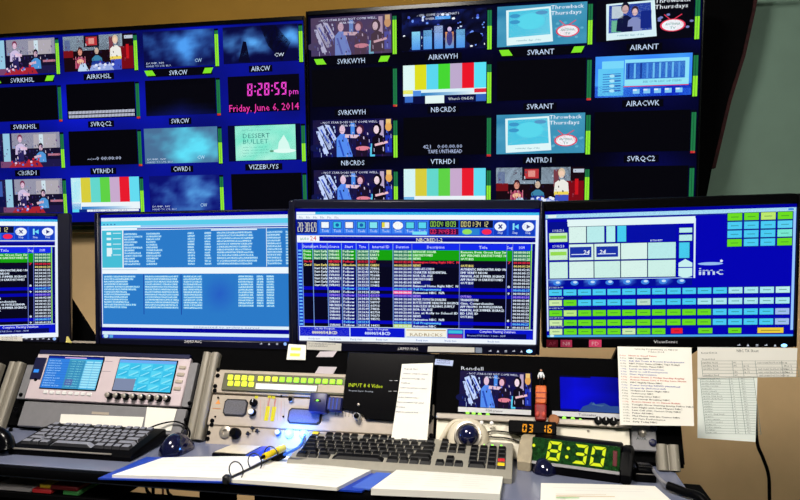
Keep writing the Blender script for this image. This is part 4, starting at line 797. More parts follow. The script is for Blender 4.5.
a0, a1, b0, b1 = box_of(313, 344, 396, 415)
d = thing('cable_adapter', 'dark blue plug-in adapter block with green light over the right speaker grille', 'adapter', T, ((a0 + a1) / 2, -.003, b0))
part('body', MB().box(a0, a0 + (a1 - a0) * .55, -.03, -.003, b0, b1, .003, 2).box(a0 + (a1 - a0) * .5, a1, -.022, -.003, b0 + .006, b1 - .006, .002), mat('dark_blue_plastic', (16, 24, 92), .4), d)
q = T.uv(317.5, 400.5, -.03); part('light_window', MB().box(q[0] - .008, q[0] + .008, -.0312, -.029, q[1] - .003, q[1] + .003, .001), DARK, d); part('green_light', MB().ball((q[0], -.0312, q[1]), (.003, .0015, .002), 8, 6), LEDG, d)
for i in range(3): part('plug_rib', MB().box(a0 + (a1 - a0) * (.6 + i * .12), a0 + (a1 - a0) * (.64 + i * .12), -.0235, -.021, b0 + .009, b1 - .009), BLUEP, d)
note('paper_slip', 'long curling printed slip hanging over the black display box', ((402, 364), (433, 363), (428, 441), (392, 440)), 'paper', y=-.016, curl=.012, lines=lambda p, P, c: [p.text(t_, P[0][0] + .006 - .012 * k / 9, P[0][1] - .012 - k * .0105, .0036, (70, 80, 120), w=w_) for k, (t_, w_) in enumerate((('Input list', .03), ('master control router', .055), ('panel preset page one', .05), ('take', .02), ('server one and two on seven', .058), ('preview', .03), ('audio follow video', .045), ('keyer on station logo panel', .058), ('news', .02), ('return to network feed', .05)))])
note('tape_tag', 'small pale blue printed label at top left of black preview unit', ((435.5, 359), (453.5, 360.5), (452.5, 366), (434.5, 364.5)), 'label', y=-.011, m=mat('pale_blue_label', (170, 185, 225), .6, 0, .03), lines=lambda p, P, c: [p.text(t_, P[0][0] + .003, P[0][1] - .005 - .005 * k, .0035, (40, 50, 110), w=.03) for k, t_ in enumerate(('PREVIEW', 'MONITOR'))])
note('tape_strip', 'slanted grey paper strip on the black panel under the sticky note', ((319, 366.5), (337, 367), (331, 378), (313, 376)), 'paper strip', y=.009, m=mat('lilac_grey_paper', (186, 178, 186), .7, 0, .04))
note('tape_strip', 'short grey paper strip right under the white slip of centre monitor', ((320, 351.5), (337, 351), (333, 357), (316, 357)), 'paper strip', y=.009, m=mat('lilac_grey_paper', (186, 178, 186), .7, 0, .04))

# right bay: preview unit with two small screens
x0, x1 = T.ux(436.5, 390), T.ux(655, 400); z0 = T.uz(540, 419); z1 = VT + .001
d = thing('preview_monitor_unit', 'black rack unit with two small picture screens above the cream shelf', 'monitor', T, ((x0 + x1) / 2, 0, z0))
part('case', MB().box(x0, x1, -.010, .01, z0, z1, .003), MATTE, d)
part('grey_ledge', MB().box(x0 + .004, x1 - .05, -.014, -.006, z0 - .012, z0 + .001, .002), ALU, d)
def pic_frame(qx0, qx1, qy0, qy1, fn):
    a0, a1, b0, b1 = box_of(qx0, qx1, qy0, qy1); p = Pic(-.0108); fn(Cell(p, a0, b1, a1 - a0, b1 - b0)); part('lit_screen', p, GLOW, d)
def pv_horizon(c):
    c.grid(12, 8, lambda u, v: mixc((2, 4, 120), (6, 10, 215), 1 - abs(u - .25) * 1.2 + .3 * noise.noise(Vector((u * 3, v * 3, 1)))))
    c.poly([(.3, 1), (.36, .86), (.45, .8), (.5, .72), (.56, .78), (.7, .74), (.8, .82), (1, .8), (1, 1)], (46, 76, 140)); c.poly([(.5, .8), (.53, .73), (.57, .79), (.7, .8), (.66, .84)], (70, 104, 150)); c.rect(0, .94, .3, 1, (4, 10, 110)); c.rect(0, 0, .5, .04, (2, 4, 60))
pic_frame(460, 531.5, 373, 409, sc_group(False)); pic_frame(560, 622, 378, 413, pv_horizon)
p = Pic(-.0108); q = T.uv(461, 371); p.text('Rendell', q[0], q[1], .008, (225, 228, 235), w=.05); part('lit_text', p, GLOW, d)
for qa, qb, qy, tx in ((458.5, 531, 412, 'PGM preview'), (552, 622, 416, 'Telesales')):
    a0 = T.ux(qa, qy); a1 = T.ux(qb, qy); zc = T.uz((qa + qb) / 2, qy); part('label_strip', MB().box(a0, a1, -.0116, -.009, zc - .005, zc + .005), mat('pale_grey_label', (196, 198, 204), .6, 0, .02), d); p = Pic(-.012); p.text(tx, (a0 + a1) / 2, zc - .002, .0045, (60, 60, 80), 'c', .035); part('print', p, PRINT, d)
for q in ((468, 413.7), (474, 414.3), (480, 415.2), (488, 415.7), (564, 419), (572.5, 419.5), (580, 421)): t0 = T.uv(*q); part('status_light', MB().ball((t0[0], -.0105, t0[1]), (.004, .002, .003), 8, 6), LEDG, d)
for q in ((597.5, 422), (605, 422.4), (612.5, 422.8)): knob(*q, .008, d, BLACK, None, .012, -.010)
for q in ((482, 424), (492, 424.4)): t0 = T.uv(*q); part('ledge_button', MB().lathe([(.004, 0), (.004, -.003), (.001, -.004)], (t0[0], -.014, t0[1]), 'y', 10), WHITE, d)
q = T.uv(554, 419.5, -.02); solo('wooden_disc', MB().lathe([(.011, 0), (.011, -.004), (.009, -.006)], (q[0], -.0145, q[1]), 'y', 18), mat('brown_wood', (150, 92, 48), .6, 0, .2, 80), 'small round brown disc between figurine and the second preview screen', 'disc', T, (q[0], -.0145, q[1]))
x0, x1 = T.ux(436, 436), T.ux(630, 440); z1 = T.uz(540, 424.5); z0 = .006
d = thing('cream_panel', 'bright cream blank panel under the two preview screens', 'panel', T, ((x0 + x1) / 2, 0, z0))
part('plate', MB().box(x0, x1, -.003, .01, z0, z1, .002), mat('cream_panel_paint', (232, 226, 208), .5, 0, .03), d)
for q in ((491, 428), (490, 434), (588, 431)): screw(*q, .0025, d, ALU)
x0, x1 = T.ux(631, 436), T.ux(656, 436); z1 = T.uz(643, 424)
d = thing('connector_plate', 'small grey plate with round bolts left of the right beige rail', 'panel', T, ((x0 + x1) / 2, 0, .03))
part('plate', MB().box(x0, x1, -.003, .01, .035, z1, .002), GREY, d); q = T.uv(642, 433); b = MB(); b.lathe([(.008, 0), (.008, -.003), (.004, -.005)], (q[0], -.003, q[1]), 'y', 14); part('socket', b, ALU, d)
for q in ((653, 428.5), (652.5, 443)): screw(*q, .0075, d, mat('navy_bolt', (22, 24, 60), .4))
p = Pic(-.0034); q = T.uv(636, 440); p.text('AUX', q[0], q[1], .006, (40, 60, 50), w=.02); part('print', p, PRINT, d)
# timecode box, orange figures
a0, a1, b0, b1 = box_of(509, 556, 423.5, 436)
d = thing('timecode_display', 'small black counter box with orange digits 03 16', 'display', T, ((a0 + a1) / 2, 0, b0))
part('case', MB().box(a0, a1, -.03, -.003, b0, b1, .002), BLACK, d)
for q, tx in (((522, 432), '03'), ((541, 432.6), '16')): p = Pic(-.0304); q = T.uv(*q, -.03); p.seg(tx, q[0], q[1], .016, (255, 165, 40), dw=.0088, t=.0026); part('lit_digits', p, GLOW, d)
# figurine on an orange pillar
fx, fz0 = T.uv(541, 421, -.02)
d = thing('figurine_stand', 'narrow orange and dark red painted pillar beside the first preview screen', 'ornament', T, (fx, -.014, fz0))
ztop = T.uz(541.5, 386, -.02); zm = T.uz(541, 404, -.02); b = MB(); b.hexa([(fx - .011, -.026, zm), (fx + .011, -.026, zm), (fx + .011, -.012, zm), (fx - .011, -.012, zm), (fx - .010, -.026, ztop), (fx + .0115, -.026, ztop), (fx + .0115, -.012, ztop), (fx - .010, -.012, ztop)], .002); part('upper_block', b, mat('orange_paint', (206, 96, 30), .5, 0, .2, 120), d)
for zz in (.3, .6): z_ = zm + (ztop - zm) * zz; part('band', MB().box(fx - .0115, fx + .0118, -.0268, -.012, z_ - .001, z_ + .001), mat('dark_red_paint', (140, 28, 24), .5, 0, .2, 120), d)
b = MB(); b.box(fx - .012, fx + .011, -.027, -.011, fz0, zm, .003); part('lower_block', b, mat('dark_red_paint', (140, 28, 24), .5, 0, .2, 120), d)
for sx in (-.0065, .0055): part('carved_knob', MB().ball((fx + sx, -.027, fz0 + .012), (.004, .003, .006), 10, 8), mat('brick_red_paint', (186, 66, 50), .5), d)
def skin_mesh(name, pts, edges, radii, lvl=1):
    me = bpy.data.meshes.new(name); me.from_pydata(pts, edges, []); o = bpy.data.objects.new(name, me); COL.objects.link(o)
    sk = o.modifiers.new('s', 'SKIN'); sk.use_smooth_shade = True
    for v, r_ in zip(me.skin_vertices[0].data, radii): v.radius = (r_, r_)
    me.skin_vertices[0].data[0].use_root = True; ss = o.modifiers.new('u', 'SUBSURF'); ss.levels = lvl; ss.render_levels = lvl
    dg = bpy.context.evaluated_depsgraph_get(); res = bpy.data.meshes.new_from_object(o.evaluated_get(dg)); bpy.data.objects.remove(o); bpy.data.meshes.remove(me); return res
def toy(fr, fx, fy, z0_, H):
    d = thing('toy_figurine', 'tiny standing figurine in white shirt and black trousers atop the orange pillar', 'figurine', fr, (fx, fy, z0_))
    k = H; P = [(0, 0, .45), (0, 0, .62), (0, 0, .78), (0, 0, .84), (.10, 0, .76), (.17, -.02, .58), (.15, -.08, .45), (-.10, 0, .76), (-.17, -.02, .58), (-.15, -.08, .45)]
    b = skin_mesh('shirt', [(a * k, b_ * k, c * k) for a, b_, c in P], [(0, 1), (1, 2), (2, 3), (2, 4), (4, 5), (5, 6), (2, 7), (7, 8), (8, 9)], [.085 * k, .1 * k, .09 * k, .04 * k, .05 * k, .042 * k, .034 * k, .05 * k, .042 * k, .034 * k]); b.materials.append(mat('white_shirt', (225, 230, 235), .8)); o = bpy.data.objects.new('shirt', b); COL.objects.link(o); o.parent = d; OFF[o] = OFF[d]
    b = skin_mesh('trousers', [(a * k, b_ * k, c * k) for a, b_, c in ((0, 0, .48), (.06, 0, .42), (.07, 0, .2), (.07, 0, .02), (.07, -.06, .02), (-.06, 0, .42), (-.07, 0, .2), (-.07, 0, .02), (-.07, -.06, .02))], [(0, 1), (1, 2), (2, 3), (3, 4), (0, 5), (5, 6), (6, 7), (7, 8)], [.08 * k, .06 * k, .05 * k, .04 * k, .035 * k, .06 * k, .05 * k, .04 * k, .035 * k]); b.materials.append(mat('black_trousers', (14, 14, 18), .8)); o = bpy.data.objects.new('trousers', b); COL.objects.link(o); o.parent = d; OFF[o] = OFF[d]
    SK = mat('figurine_skin', (200, 150, 125), .6); b = MB(); b.ball((fx, fy, z0_ + .92 * k), (.06 * k, .065 * k, .085 * k), 12, 8); b.ball((fx, fy - .065 * k, z0_ + .915 * k), (.012 * k, .02 * k, .02 * k), 6, 5)
    for s_ in (-1, 1): b.ball((fx + s_ * .062 * k, fy, z0_ + .92 * k), (.012 * k, .018 * k, .024 * k), 6, 5); b.ball((fx + s_ * .155 * k, fy - .1 * k, z0_ + .42 * k), (.03 * k, .035 * k, .045 * k), 8, 6)
    h = part('head', b, SK, d); e = MB()
    for s_ in (-1, 1): e.ball((fx + s_ * .024 * k, fy - .06 * k, z0_ + .935 * k), .009 * k, 6, 5)
    part('eyes', e, BLACK, h); b = MB(); b.ball((fx, fy + .012 * k, z0_ + .955 * k), (.066 * k, .066 * k, .066 * k), 12, 8); part('hair', b, mat('dark_hair', (30, 22, 18), .8), d)
toy(T, fx + .001, -.019, ztop, T.uz(541.5, 369, -.02) - ztop)

# ------------------------------------------------------------------ slips, notes and stickers on the monitors
MB_Y = -.0066
r_ = note('sticky_note', 'small white note with two yellow marks at lower left corner of centre monitor', ((288.5, 344), (306, 345), (305.5, 360), (286.5, 359.5)), 'sticky note', T, .006, lines=lambda p, P, c: [p.rect(P[0][0] + .008, P[0][1] - .015 - k * .014, P[0][0] + .032, P[0][1] - .008 - k * .014, (238, 226, 90)) for k in (0, 1)])
note('paper_slip', 'white printed slip on the lower bezel right of the yellow marked note', ((307, 341.3), (341.5, 343.5), (341, 351), (306.5, 349.5)), 'paper slip', FM3, MB_Y, lines=lambda p, P, c: [p.text('do not restart this play list without call', P[0][0] + .004, P[0][1] - .007 - k * .0055, .0034, (90, 90, 100), w=.066 - .02 * k) for k in (0, 1)])
note('paper_slip', 'long blank white slip on lower bezel right of the maker lettering', ((428, 346.5), (474.5, 347.5), (474.5, 352.5), (427.5, 351.8)), 'paper slip', FM3, MB_Y)
note('tape_tag', 'small blue grey tag at the end of the blank white bezel slip', ((475.5, 347.5), (482, 347.7), (482, 353), (475.5, 352.8)), 'tag', FM3, MB_Y, m=mat('blue_grey_tape', (150, 165, 190), .6))
note('paper_slip', 'white slip with faint print on the monitor at the left photo edge', ((-14, 336.2), (22.3, 336.5), (22.3, 343), (-14, 342.6)), 'paper slip', FM1, MB_Y, lines=lambda p, P, c: [p.text('spare play list - call engineering desk', P[0][0] + .006, P[0][1] - .006 - k * .005, .0034, (120, 120, 125), w=.07) for k in (0, 1)])
note('paper_corner', 'tiny yellow paper corner at lower right of the leftmost monitor', ((66.5, 336.5), (68, 336.5), (72.5, 344), (65.5, 343.5)), 'paper scrap', Frame((0, 1.6, 0)), -.002, m=PAPERY)
for nm, q, tx, mm in (('dark red sticker at the left end under the switcher page', (546.5, 558), 'AF', (150, 14, 50)), ('pink sticker with small letters between two other red ones', (560.5, 572), 'N8', (226, 60, 110)), ('bright pink sticker lettered FD under the switcher page', (589, 601.5), 'FD', (238, 70, 120))):
    note('sticker', nm, ((q[0], 339.8), (q[1], 339.9), (q[1], 347.2), (q[0], 347)), 'sticker', FM4, MB_Y, m=mat('sticker_' + tx.lower(), mm, .5, 0, .05), lines=lambda p, P, c, tx=tx: p.text(tx, (P[0][0] + P[1][0]) / 2, P[3][1] + .0038, .010, (250, 205, 215) if tx != 'AF' else (220, 90, 120), 'c', .019))
SCHED = [('5:00a', 'News in Good Times', 'r'), ('7:00a', 'NBC Today NEW', 'k'), ('9:00a', 'Ask this Town & Recent Developments', 'b'), ('10:00a', 'NBC Poker Game (CNBC Tape Delay)', 'k'), ('12:00p', 'French Tennis Open NBC', 'k'), ('1:00p', 'Lunch on Sale Hometown', 'b'), ('3:00p', 'Show to sell Development', 'b'), ('4:00p', 'Mass Appreciation', 'b'), ('5:00p', 'Action News 5 Friday Sunday Replay', 'r'), ('6:00p', 'Action News Live 6 Friday Late News', 'r'), ('6:30p', 'NBC Nightly News NBC', 'k'), ('7:00p', 'Power Saturday NEWS (dauntless)', 'b'), ('7:30p', 'Jeopardy (Infomercial)', 'b'), ('8:00p', 'Hollywood Game Night NBC', 'k'), ('9:00p', 'Undercover NBC', 'k'), ('10:00p', 'Crossing Lines NBC', 'k'), ('11:00p', 'Late Lineup Breaking NBC', 'k'), ('11:30p', 'Action News at 11 Sweet Relish', 'r'), ('11:35p', 'Tonight Show Starring Jimmy Fallon NBC', 'k'), ('12:37a', 'Late Night with Seth Meyers NBC', 'k'), ('1:37a', 'Last Call with Carson Daly NBC', 'k'), ('2:07a', 'Poker All NBC', 'k'), ('3:05a', 'Mad Money with Jim Cramer NBC', 'k'), ('4:00a', 'Air Fare Performance', 'k'), ('5:00a', 'Early Today NBC', 'k')]
def sched(p, P, c):
    w = P[1][0] - P[0][0]; h = P[0][1] - P[3][1]; x0, z1 = P[0][0], P[0][1]
    p.text('Saturday Programming on NBC24', x0 + w * .52, z1 - h * .035, h * .019, (50, 50, 55), 'c', w * .58); p.text('7 June 2014', x0 + w * .52, z1 - h * .068, h * .019, (50, 50, 55), 'c', w * .22)
    K_ = {'r': (190, 70, 50), 'k': (55, 52, 50), 'b': (80, 90, 170)}
    for i, (t_, n_, k) in enumerate(SCHED):
        z = z1 - h * (.125 + i * .0347); p.text(t_, x0 + w * .02, z, h * .017, K_[k], w=w * .085); p.text(n_, x0 + w * .14, z, h * .018, K_[k], w=min(w * .83, w * .0212 * len(n_)), bold=.0003)
note('paper_sheet', 'printed Saturday programming sheet with coloured lines hanging over the preview unit', ((617.5, 346.5), (691.5, 347.5), (694, 426), (620, 425)), 'paper', T, -.03, lines=sched)
FS4 = Frame(FM4.M @ Vector((.2, -.012, -MH / 2)), 2.9, -16, -1.35)
def sheet_a(p, P, c):
    w = P[1][0] - P[0][0]; h = P[0][1] - P[3][1]; x0, z1 = P[0][0], P[0][1]; k = (70, 78, 74)
    p.text('NBC TX Sheet', x0 + w * .5, z1 - h * .17, h * .09, k, 'c', w * .22); p.text('Revised 05-30-14', x0 + w * .03, z1 - h * .22, h * .06, k, w=w * .16); p.text('Network feed', x0 + w * .03, z1 - h * .42, h * .055, k, w=w * .13)
    for i in range(6): p.rect(x0 + w * .02, z1 - h * (.455 + i * .1), x0 + w * .97, z1 - h * (.447 + i * .1), (110, 125, 118))
    for u in (.02, .33, .43, .56, .82, .97): p.rect(x0 + w * u, z1 - h * .955, x0 + w * u + w * .004, z1 - h * .45, (130, 142, 136))
    for i in range(5):
        for u, t_ in ((.03, 'satellite feed'), (.34, 'AMC'), (.44, 'tp 12'), (.58, 'east coast feed hot back up'), (.84, 'fiber 2')): p.text(t_, x0 + w * u, z1 - h * (.53 + i * .1), h * .05, k, w=w * .011 * len(t_)) if (i * 7 + int(u * 100)) % 4 else None
def sheet_b(p, P, c):
    w = P[1][0] - P[0][0]; h = P[0][1] - P[3][1]; x0, z1 = P[0][0], P[0][1]; k = (74, 92, 88); p.text('Local', x0 + w * .04, z1 - h * .03, h * .02, k, w=w * .12)
    for i in range(23): p.rect(x0 + w * .03, z1 - h * (.05 + i * .04), x0 + w * .93, z1 - h * (.046 + i * .04), (130, 150, 146))
    for u in (.03, .52, .68, .93): p.rect(x0 + w * u, z1 - h * .93, x0 + w * u + w * .006, z1 - h * .05, (120, 140, 136))
    rn = random.Random(2)
    for i in range(22): n_ = rn.choice(['remote truck one', 'weather', 'sports desk feed', 'news set', 'mobile receive', 'tower camera']); p.text(n_, x0 + w * .05, z1 - h * (.079 + i * .04), h * .018, k, w=w * .02 * len(n_)); p.text('%d' % rn.randint(10, 99), x0 + w * .55, z1 - h * (.079 + i * .04), h * .018, k); p.text('RX %d' % rn.randint(1, 9), x0 + w * .72, z1 - h * (.079 + i * .04), h * .018, k)
note('paper_sheet', 'wide white table sheet under the right end of the switcher monitor', ((697.5, 347), (797.5, 348), (796, 377), (697.5, 378)), 'paper', FS4, -.003, lines=sheet_a)
note('paper_sheet', 'tall white list sheet hanging below the wide one against tan wall', ((697.5, 374), (757.5, 377), (755.5, 442), (697.5, 438)), 'paper', FS4, -.001, m=mat('greenish_white_paper', (240, 248, 243), .8, 0, .02, 12), lines=sheet_b)

# ------------------------------------------------------------------ on the desk: keyboards, mice, trackball, clocks
def keycap(w, d, h): return MB().hexa([(-w / 2, -d / 2, 0), (w / 2, -d / 2, 0), (w / 2, d / 2, 0), (-w / 2, d / 2, 0), (-w / 2 * .76, -d / 2 * .62, h), (w / 2 * .76, -d / 2 * .62, h), (w / 2 * .76, d / 2 * .8, h), (-w / 2 * .76, d / 2 * .8, h)], .0008)
KM = {}
def key_mesh(w, d, h, m, side):
    k = (round(w, 4), round(d, 4), m.name)
    if k not in KM:
        me = keycap(w, d, h).mesh('key'); me.materials.append(m); me.materials.append(side)
        for p in me.polygons:
            if p.normal.z < .5: p.material_index = 1
        KM[k] = me
    return KM[k]
def keyboard(label, fr, w, d, hf, hr, body_m, key_m, side_m, u, special=None, front_m=None):
    root = thing('keyboard', label, 'keyboard', fr, (0, 0, 0))
    b = MB(); b.prism([(-d / 2, 0), (d / 2, .004), (d / 2, hr), (d / 2 - .012, hr + .001), (-d / 2 + .012, hf), (-d / 2, hf * .55)], -w / 2, w / 2, .003, 2, axis='x'); part('case', b, body_m, root)
    slope = (hr - hf) / (d - .012); zt = lambda y: hf + (y + d / 2 - .012) * slope
    rows = [(.5 - .115, 'f'), (.5 - .27, 'n'), (.5 - .40, 'n'), (.5 - .53, 'n'), (.5 - .66, 'n'), (.5 - .79, 's')]
    blocks = [(0.0, 15), (15.4, 3), (18.8, 4)] if w > .4 else [(0.0, 15.3)]
    tot = 22.8 if w > .4 else 15.3; ku = (w - .024) / tot
    def put(x, y, kw, kd, m): o = shared('key', key_mesh(kw * ku * .94, kd, .0075, m, side_m), root, (x, y, zt(y) - .0005)); o.rotation_euler = (math.atan(slope), 0, 0)
    for ri, (f_, kind) in enumerate(rows):
        y = f_ * d; kd = d * .118
        for bi, (u0, n) in enumerate(blocks):
            x0 = -w / 2 + .012 + u0 * ku
            if bi == 0:
                if kind == 'f': seq = [1, -.7, 1, 1, 1, 1, -.5, 1, 1, 1, 1, -.5, 1, 1, 1, 1]
                elif kind == 's': seq = [1.4, 1.1, 1.4, 6.2, 1.4, 1.1, 1.1, 1.3]
                else: seq = [[1] * 13 + [2], [1.5] + [1] * 12 + [1.5], [1.8] + [1] * 11 + [2.2], [2.3] + [1] * 10 + [2.7]][ri - 1]
                c = x0
                for k, q in enumerate(seq):
                    if q < 0: c += -q * ku; continue
                    m = special if (special and kind == 'f' and k == 0) else key_m
                    put(c + q * ku / 2, y, q, kd, m); c += q * ku
            elif bi == 1:
                for i in range(3):
                    if ri in (0, 1, 2, 5) or (ri == 4 and i == 1): put(x0 + (i + .5) * ku, y, 1, kd, key_m)
            else:
                if ri == 0: continue
                for i in range(4):
                    if ri == 5 and i == 1: continue
                    m = RED if (i == 3 and ri == 4) else YEL if (i == 3 and ri == 5) else key_m
                    put(x0 + (i + .5 + (.5 if ri == 5 and i == 0 else 0)) * ku, y, 2 if (ri == 5 and i == 0) else 1, kd, m)
    if w > .4:
        for i in range(3): q = w * .36 + i * .018; part('lock_light', MB().box(q, q + .004, d * .5 - .022, d * .5 - .02, zt(d * .385), zt(d * .385) + .0035), LEDG, root)
    return root
kbp = WORLD.xy(398, 469, DZ); K1 = Frame((-.245, 1.279, DZ + .0005), .3)
keyboard('long beige keyboard with black keys and one red and one yellow key', K1, .438, .140, .017, .034, BEIGE, KEYB, mat('grey_key_side', (46, 46, 48), .6), 0, YEL)
K2 = Frame((-.93, 1.255, DZ + .0005), .5)
keyboard('small black keyboard with grey keys in front of left bay', K2, .285, .135, .015, .030, BLACK, mat('grey_keycap', (128, 130, 142), .5, 0, .1), mat('dark_key_side', (36, 36, 42), .6), 0)
x, y = K2.xy(75, 449, .012); solo('palm_strip', MB().prism([(-.0705, .0125), (-.0675, .0125), (-.0675, .0148), (-.0705, .0138)], -.13, .10, .0005, axis='x'), ALU, 'pale metal strip along front of the small black keyboard', 'strip', K2, (0, -.07, .001))
def mouse(label, x, y, yaw, body, s=1.0, hs=1.0):
    fr = Frame((x, y, DZ + .0005), yaw); root = thing('computer_mouse', label, 'mouse', fr, (0, 0, 0)); b = MB()
    L, Wd, H = .105 * s, .06 * s, .036 * s * hs; n = 14; rings = []
    for k in range(9):
        t_ = -1 + 2 * k / 8; wv = math.sqrt(max(.02, 1 - t_ ** 4)) ; hh = H * (1 - (t_ + .15) ** 2 * .62)
        rings.append(b._vs([(Wd / 2 * wv * math.cos(math.pi * i / n) * (1 - .12 * math.sin(math.pi * i / n)), t_ * L / 2, hh * (wv ** .5) * math.sin(math.pi * i / n) ** .8 if 0 < i < n else 0) for i in range(n + 1)]))
    for A, B in zip(rings, rings[1:]):
        for i in range(n): b.bm.faces.new((A[i], A[i + 1], B[i + 1], B[i]))
        b.bm.faces.new((A[0], B[0], B[-1], A[-1]))
    b.bm.faces.new(rings[0]); b.bm.faces.new(rings[-1]); part('shell', b, body, root)
    part('scroll_wheel', MB().lathe([(.009 * s, -.003), (.010 * s, 0), (.009 * s, .003)], (0, L * .27, H * .78), 'x', 14), DARK, root)
    part('button_seam', MB().box(-.0006, .0006, L * .05, L * .42, H * .62, H * .87), BLACK, root); return root
NAVYG = mat('navy_gloss_plastic', (16, 18, 48), .12, 0, .1, coat=.5)
mx, my = WORLD.xy(175, 453, DZ); mouse('glossy navy mouse at the right of the small black keyboard', mx, my + .008, -6, NAVYG, .86, 1.35)
mx2, my2 = WORLD.xy(543, 471, DZ); mouse('dark mouse with pale sheen in front of the green clock', mx2, my2 + .01, 12, NAVYG, .8)
cz = DZ + .003
a = WORLD.xy(178, 440, DZ + .02); solo('mouse_cable', MB().tube([(mx, my + .055, DZ + .012), (mx - .01, my + .075, DZ + .03), (mx - .05, my + .085, DZ + .042), (mx - .10, my + .07, DZ + .03), (mx - .12, my + .06, DZ + .0045)], .0019, 6), BLACK, 'thin black cable arching behind the navy mouse', 'cable', WORLD, (mx, my + .055, DZ + .012))
b = MB(); q0 = WORLD.xy(26, 446, DZ + .01); solo('keyboard_cable', MB().tube([(q0[0], q0[1] + .03, DZ + .01), (q0[0] - .012, q0[1] + .045, DZ + .024), (q0[0] - .002, q0[1] + .06, DZ + .034), (q0[0] + .012, q0[1] + .066, DZ + .02), (q0[0] + .016, q0[1] + .07, DZ + .006)], .002, 6), BLACK, 'short black cable loop at left end of the small keyboard', 'cable', WORLD, (q0[0], q0[1] + .03, DZ + .01))
# black handset at the very left
hx, hy = WORLD.xy(-9, 455, DZ)
d = thing('phone_handset', 'black plastic handset lump at the left end of the desk', 'phone', WORLD, (hx, hy, DZ))
b = MB(); b.box(hx - .09, hx + .015, hy - .03, hy + .05, DZ + .0005, DZ + .028, .008, 2); part('cradle', b, BLACK, d)
part('handset', MB().tube([(hx - .08, hy + .01, DZ + .03), (hx - .06, hy + .012, DZ + .048), (hx - .02, hy + .012, DZ + .05), (hx + .02, hy + .012, DZ + .034), (hx + .028, hy + .01, DZ + .012)], lambda t: .014 + .006 * abs(2 * t - 1) ** 2, 12), GLOSS, d)
# trackball on a beige housing, with two leads
tx_, tz_ = T.uv(468, 435, -.03)
d = thing('trackball', 'dark blue trackball in a curved beige housing behind the keyboard', 'trackball', T, (tx_, -.004, tz_))
part('housing', MB().lathe([(.042, 0), (.044, -.006), (.041, -.016), (.034, -.024), (.0265, -.026), (.024, -.018)], (tx_ - .002, -.004, tz_ - .006), 'y', 28), mat('cream_beige_plastic', (214, 204, 182), .5, 0, .04), d)
part('ring', MB().lathe([(.0275, -.024), (.0275, -.029), (.0235, -.030), (.0225, -.022)], (tx_, -.004, tz_), 'y', 28), ALU, d); part('ball', MB().ball((tx_, -.026, tz_), .0215, 24, 16), mat('blue_black_ball', (18, 22, 62), .1, 0, .15, coat=1), d, 'glossy blue black ball')
q1, q2 = T.uv(452, 424, -.012), T.uv(440, 442, -.012); part('wing', MB().tube([(q2[0] - .004, -.006, q2[1] - .01), (q2[0] + .006, -.012, q2[1] + .012), (q1[0], -.012, q1[1] + .002), (q1[0] + .025, -.010, q1[1] + .008)], .005, 8), mat('cream_beige_plastic', (214, 204, 182), .5, 0, .04), d)
for k, (dy, lab) in enumerate(((0, 'upper thin black lead running right from the trackball'), (6, 'lower thin black lead running right from the trackball'))):
    pp = [T.uv(x_, y_ + dy, -.008) for x_, y_ in ((486, 433 - dy * .4), (493, 431), (506, 432), (517, 435), (526, 440))]
    solo('lead', MB().tube([(q[0], -.008, q[1]) for q in pp], .0014, 6), BLACK, lab, 'cable', T, (pp[0][0], -.008, pp[0][1]))
# green digital clock
CK = Frame((.096, 1.298, DZ + .0005), -13)
d = thing('digital_clock', 'black desk clock with green face and glowing digits 8:30', 'clock', CK, (0, 0, 0))
hw = .094; prof = [(-.03, .0), (.062, 0), (.062, .012), (.05, .046), (.028, .060), (.004, .0625), (-.008, .0605), (-.024, .0215), (-.03, .016)]
part('case', MB().prism(prof, -hw + .012, hw - .012, .002, axis='x'), BLACK, d)
cap_l = [(-.0335, 0), (.065, 0), (.065, .012), (.052, .044), (.03, .056), (.002, .059), (-.011, .053), (-.027, .022), (-.0335, .017)]
part('end_cap', MB().prism(cap_l, -hw - .016, -hw + .012, .005, 2, axis='x'), mat('dusty_beige_plastic', (158, 146, 122), .7, 0, .15, 60), d, 'dusty beige left end')
part('end_cap', MB().prism(cap_l, hw - .012, hw + .008, .006, 2, axis='x'), BLACK, d)
fa = math.degrees(math.atan2(.040, .016)); FC = Frame((0, 0, 0)); FC.M = CK.M @ Matrix.Translation((0, -.024, .022)) @ Matrix.Rotation(R(fa - 90), 4, 'X'); FC.I = FC.M.inverted(); FL = CK.I @ FC.M
def tf(pic): pic.v = [tuple(FL @ Vector(v)) for v in pic.v]; return pic
Hf = math.hypot(.016, .040)
b = MB(); b.box(-hw + .01, hw - .013, -.002, .002, -.004, Hf - .001, .0015); bmesh.ops.transform(b.bm, matrix=FL, verts=b.bm.verts); fm = mat('dark_green_window', (14, 52, 18), .2, 0, .6, 130, emit=.2); part('window', b, fm, d, 'dark green window')
p = Pic(-.0024); G_ = (228, 242, 40); xs = -.055
for ch in ('8', ':', '3', '0'):
    p = Pic(-.0024)
    if ch == ':':
        for ex, ez in ((xs + .007, .012), (xs + .009, .028)): p = Pic(-.0024); p.ell(ex, ez, .0032, .0032, G_); part('lit_dot', tf(p), GLOW, d)
        xs += .017
    else: xs = p.seg(ch, xs, .002, .036, G_, dw=.025, t=.0056, slant=.12); part('lit_digit', tf(p), GLOW, d)
p = Pic(-.0024); p.ell(-.080, .026, .003, .003, G_); part('lit_dot', tf(p), GLOW, d)
part('silver_lip', MB().prism([(-.0325, .0165), (-.029, .0168), (-.0255, .0205), (-.028, .0205)], -hw + .013, hw - .013, .0004, axis='x'), GREY, d)
b = MB(); b.box(hw - .026, hw - .018, -.0032, 0, .006, .034, .001); bmesh.ops.transform(b.bm, matrix=FL, verts=b.bm.verts); part('side_trim', b, mat('dark_wine_plastic', (92, 26, 34), .4), d)
px_, py_ = WORLD.xy(560, 471, DZ + .004)
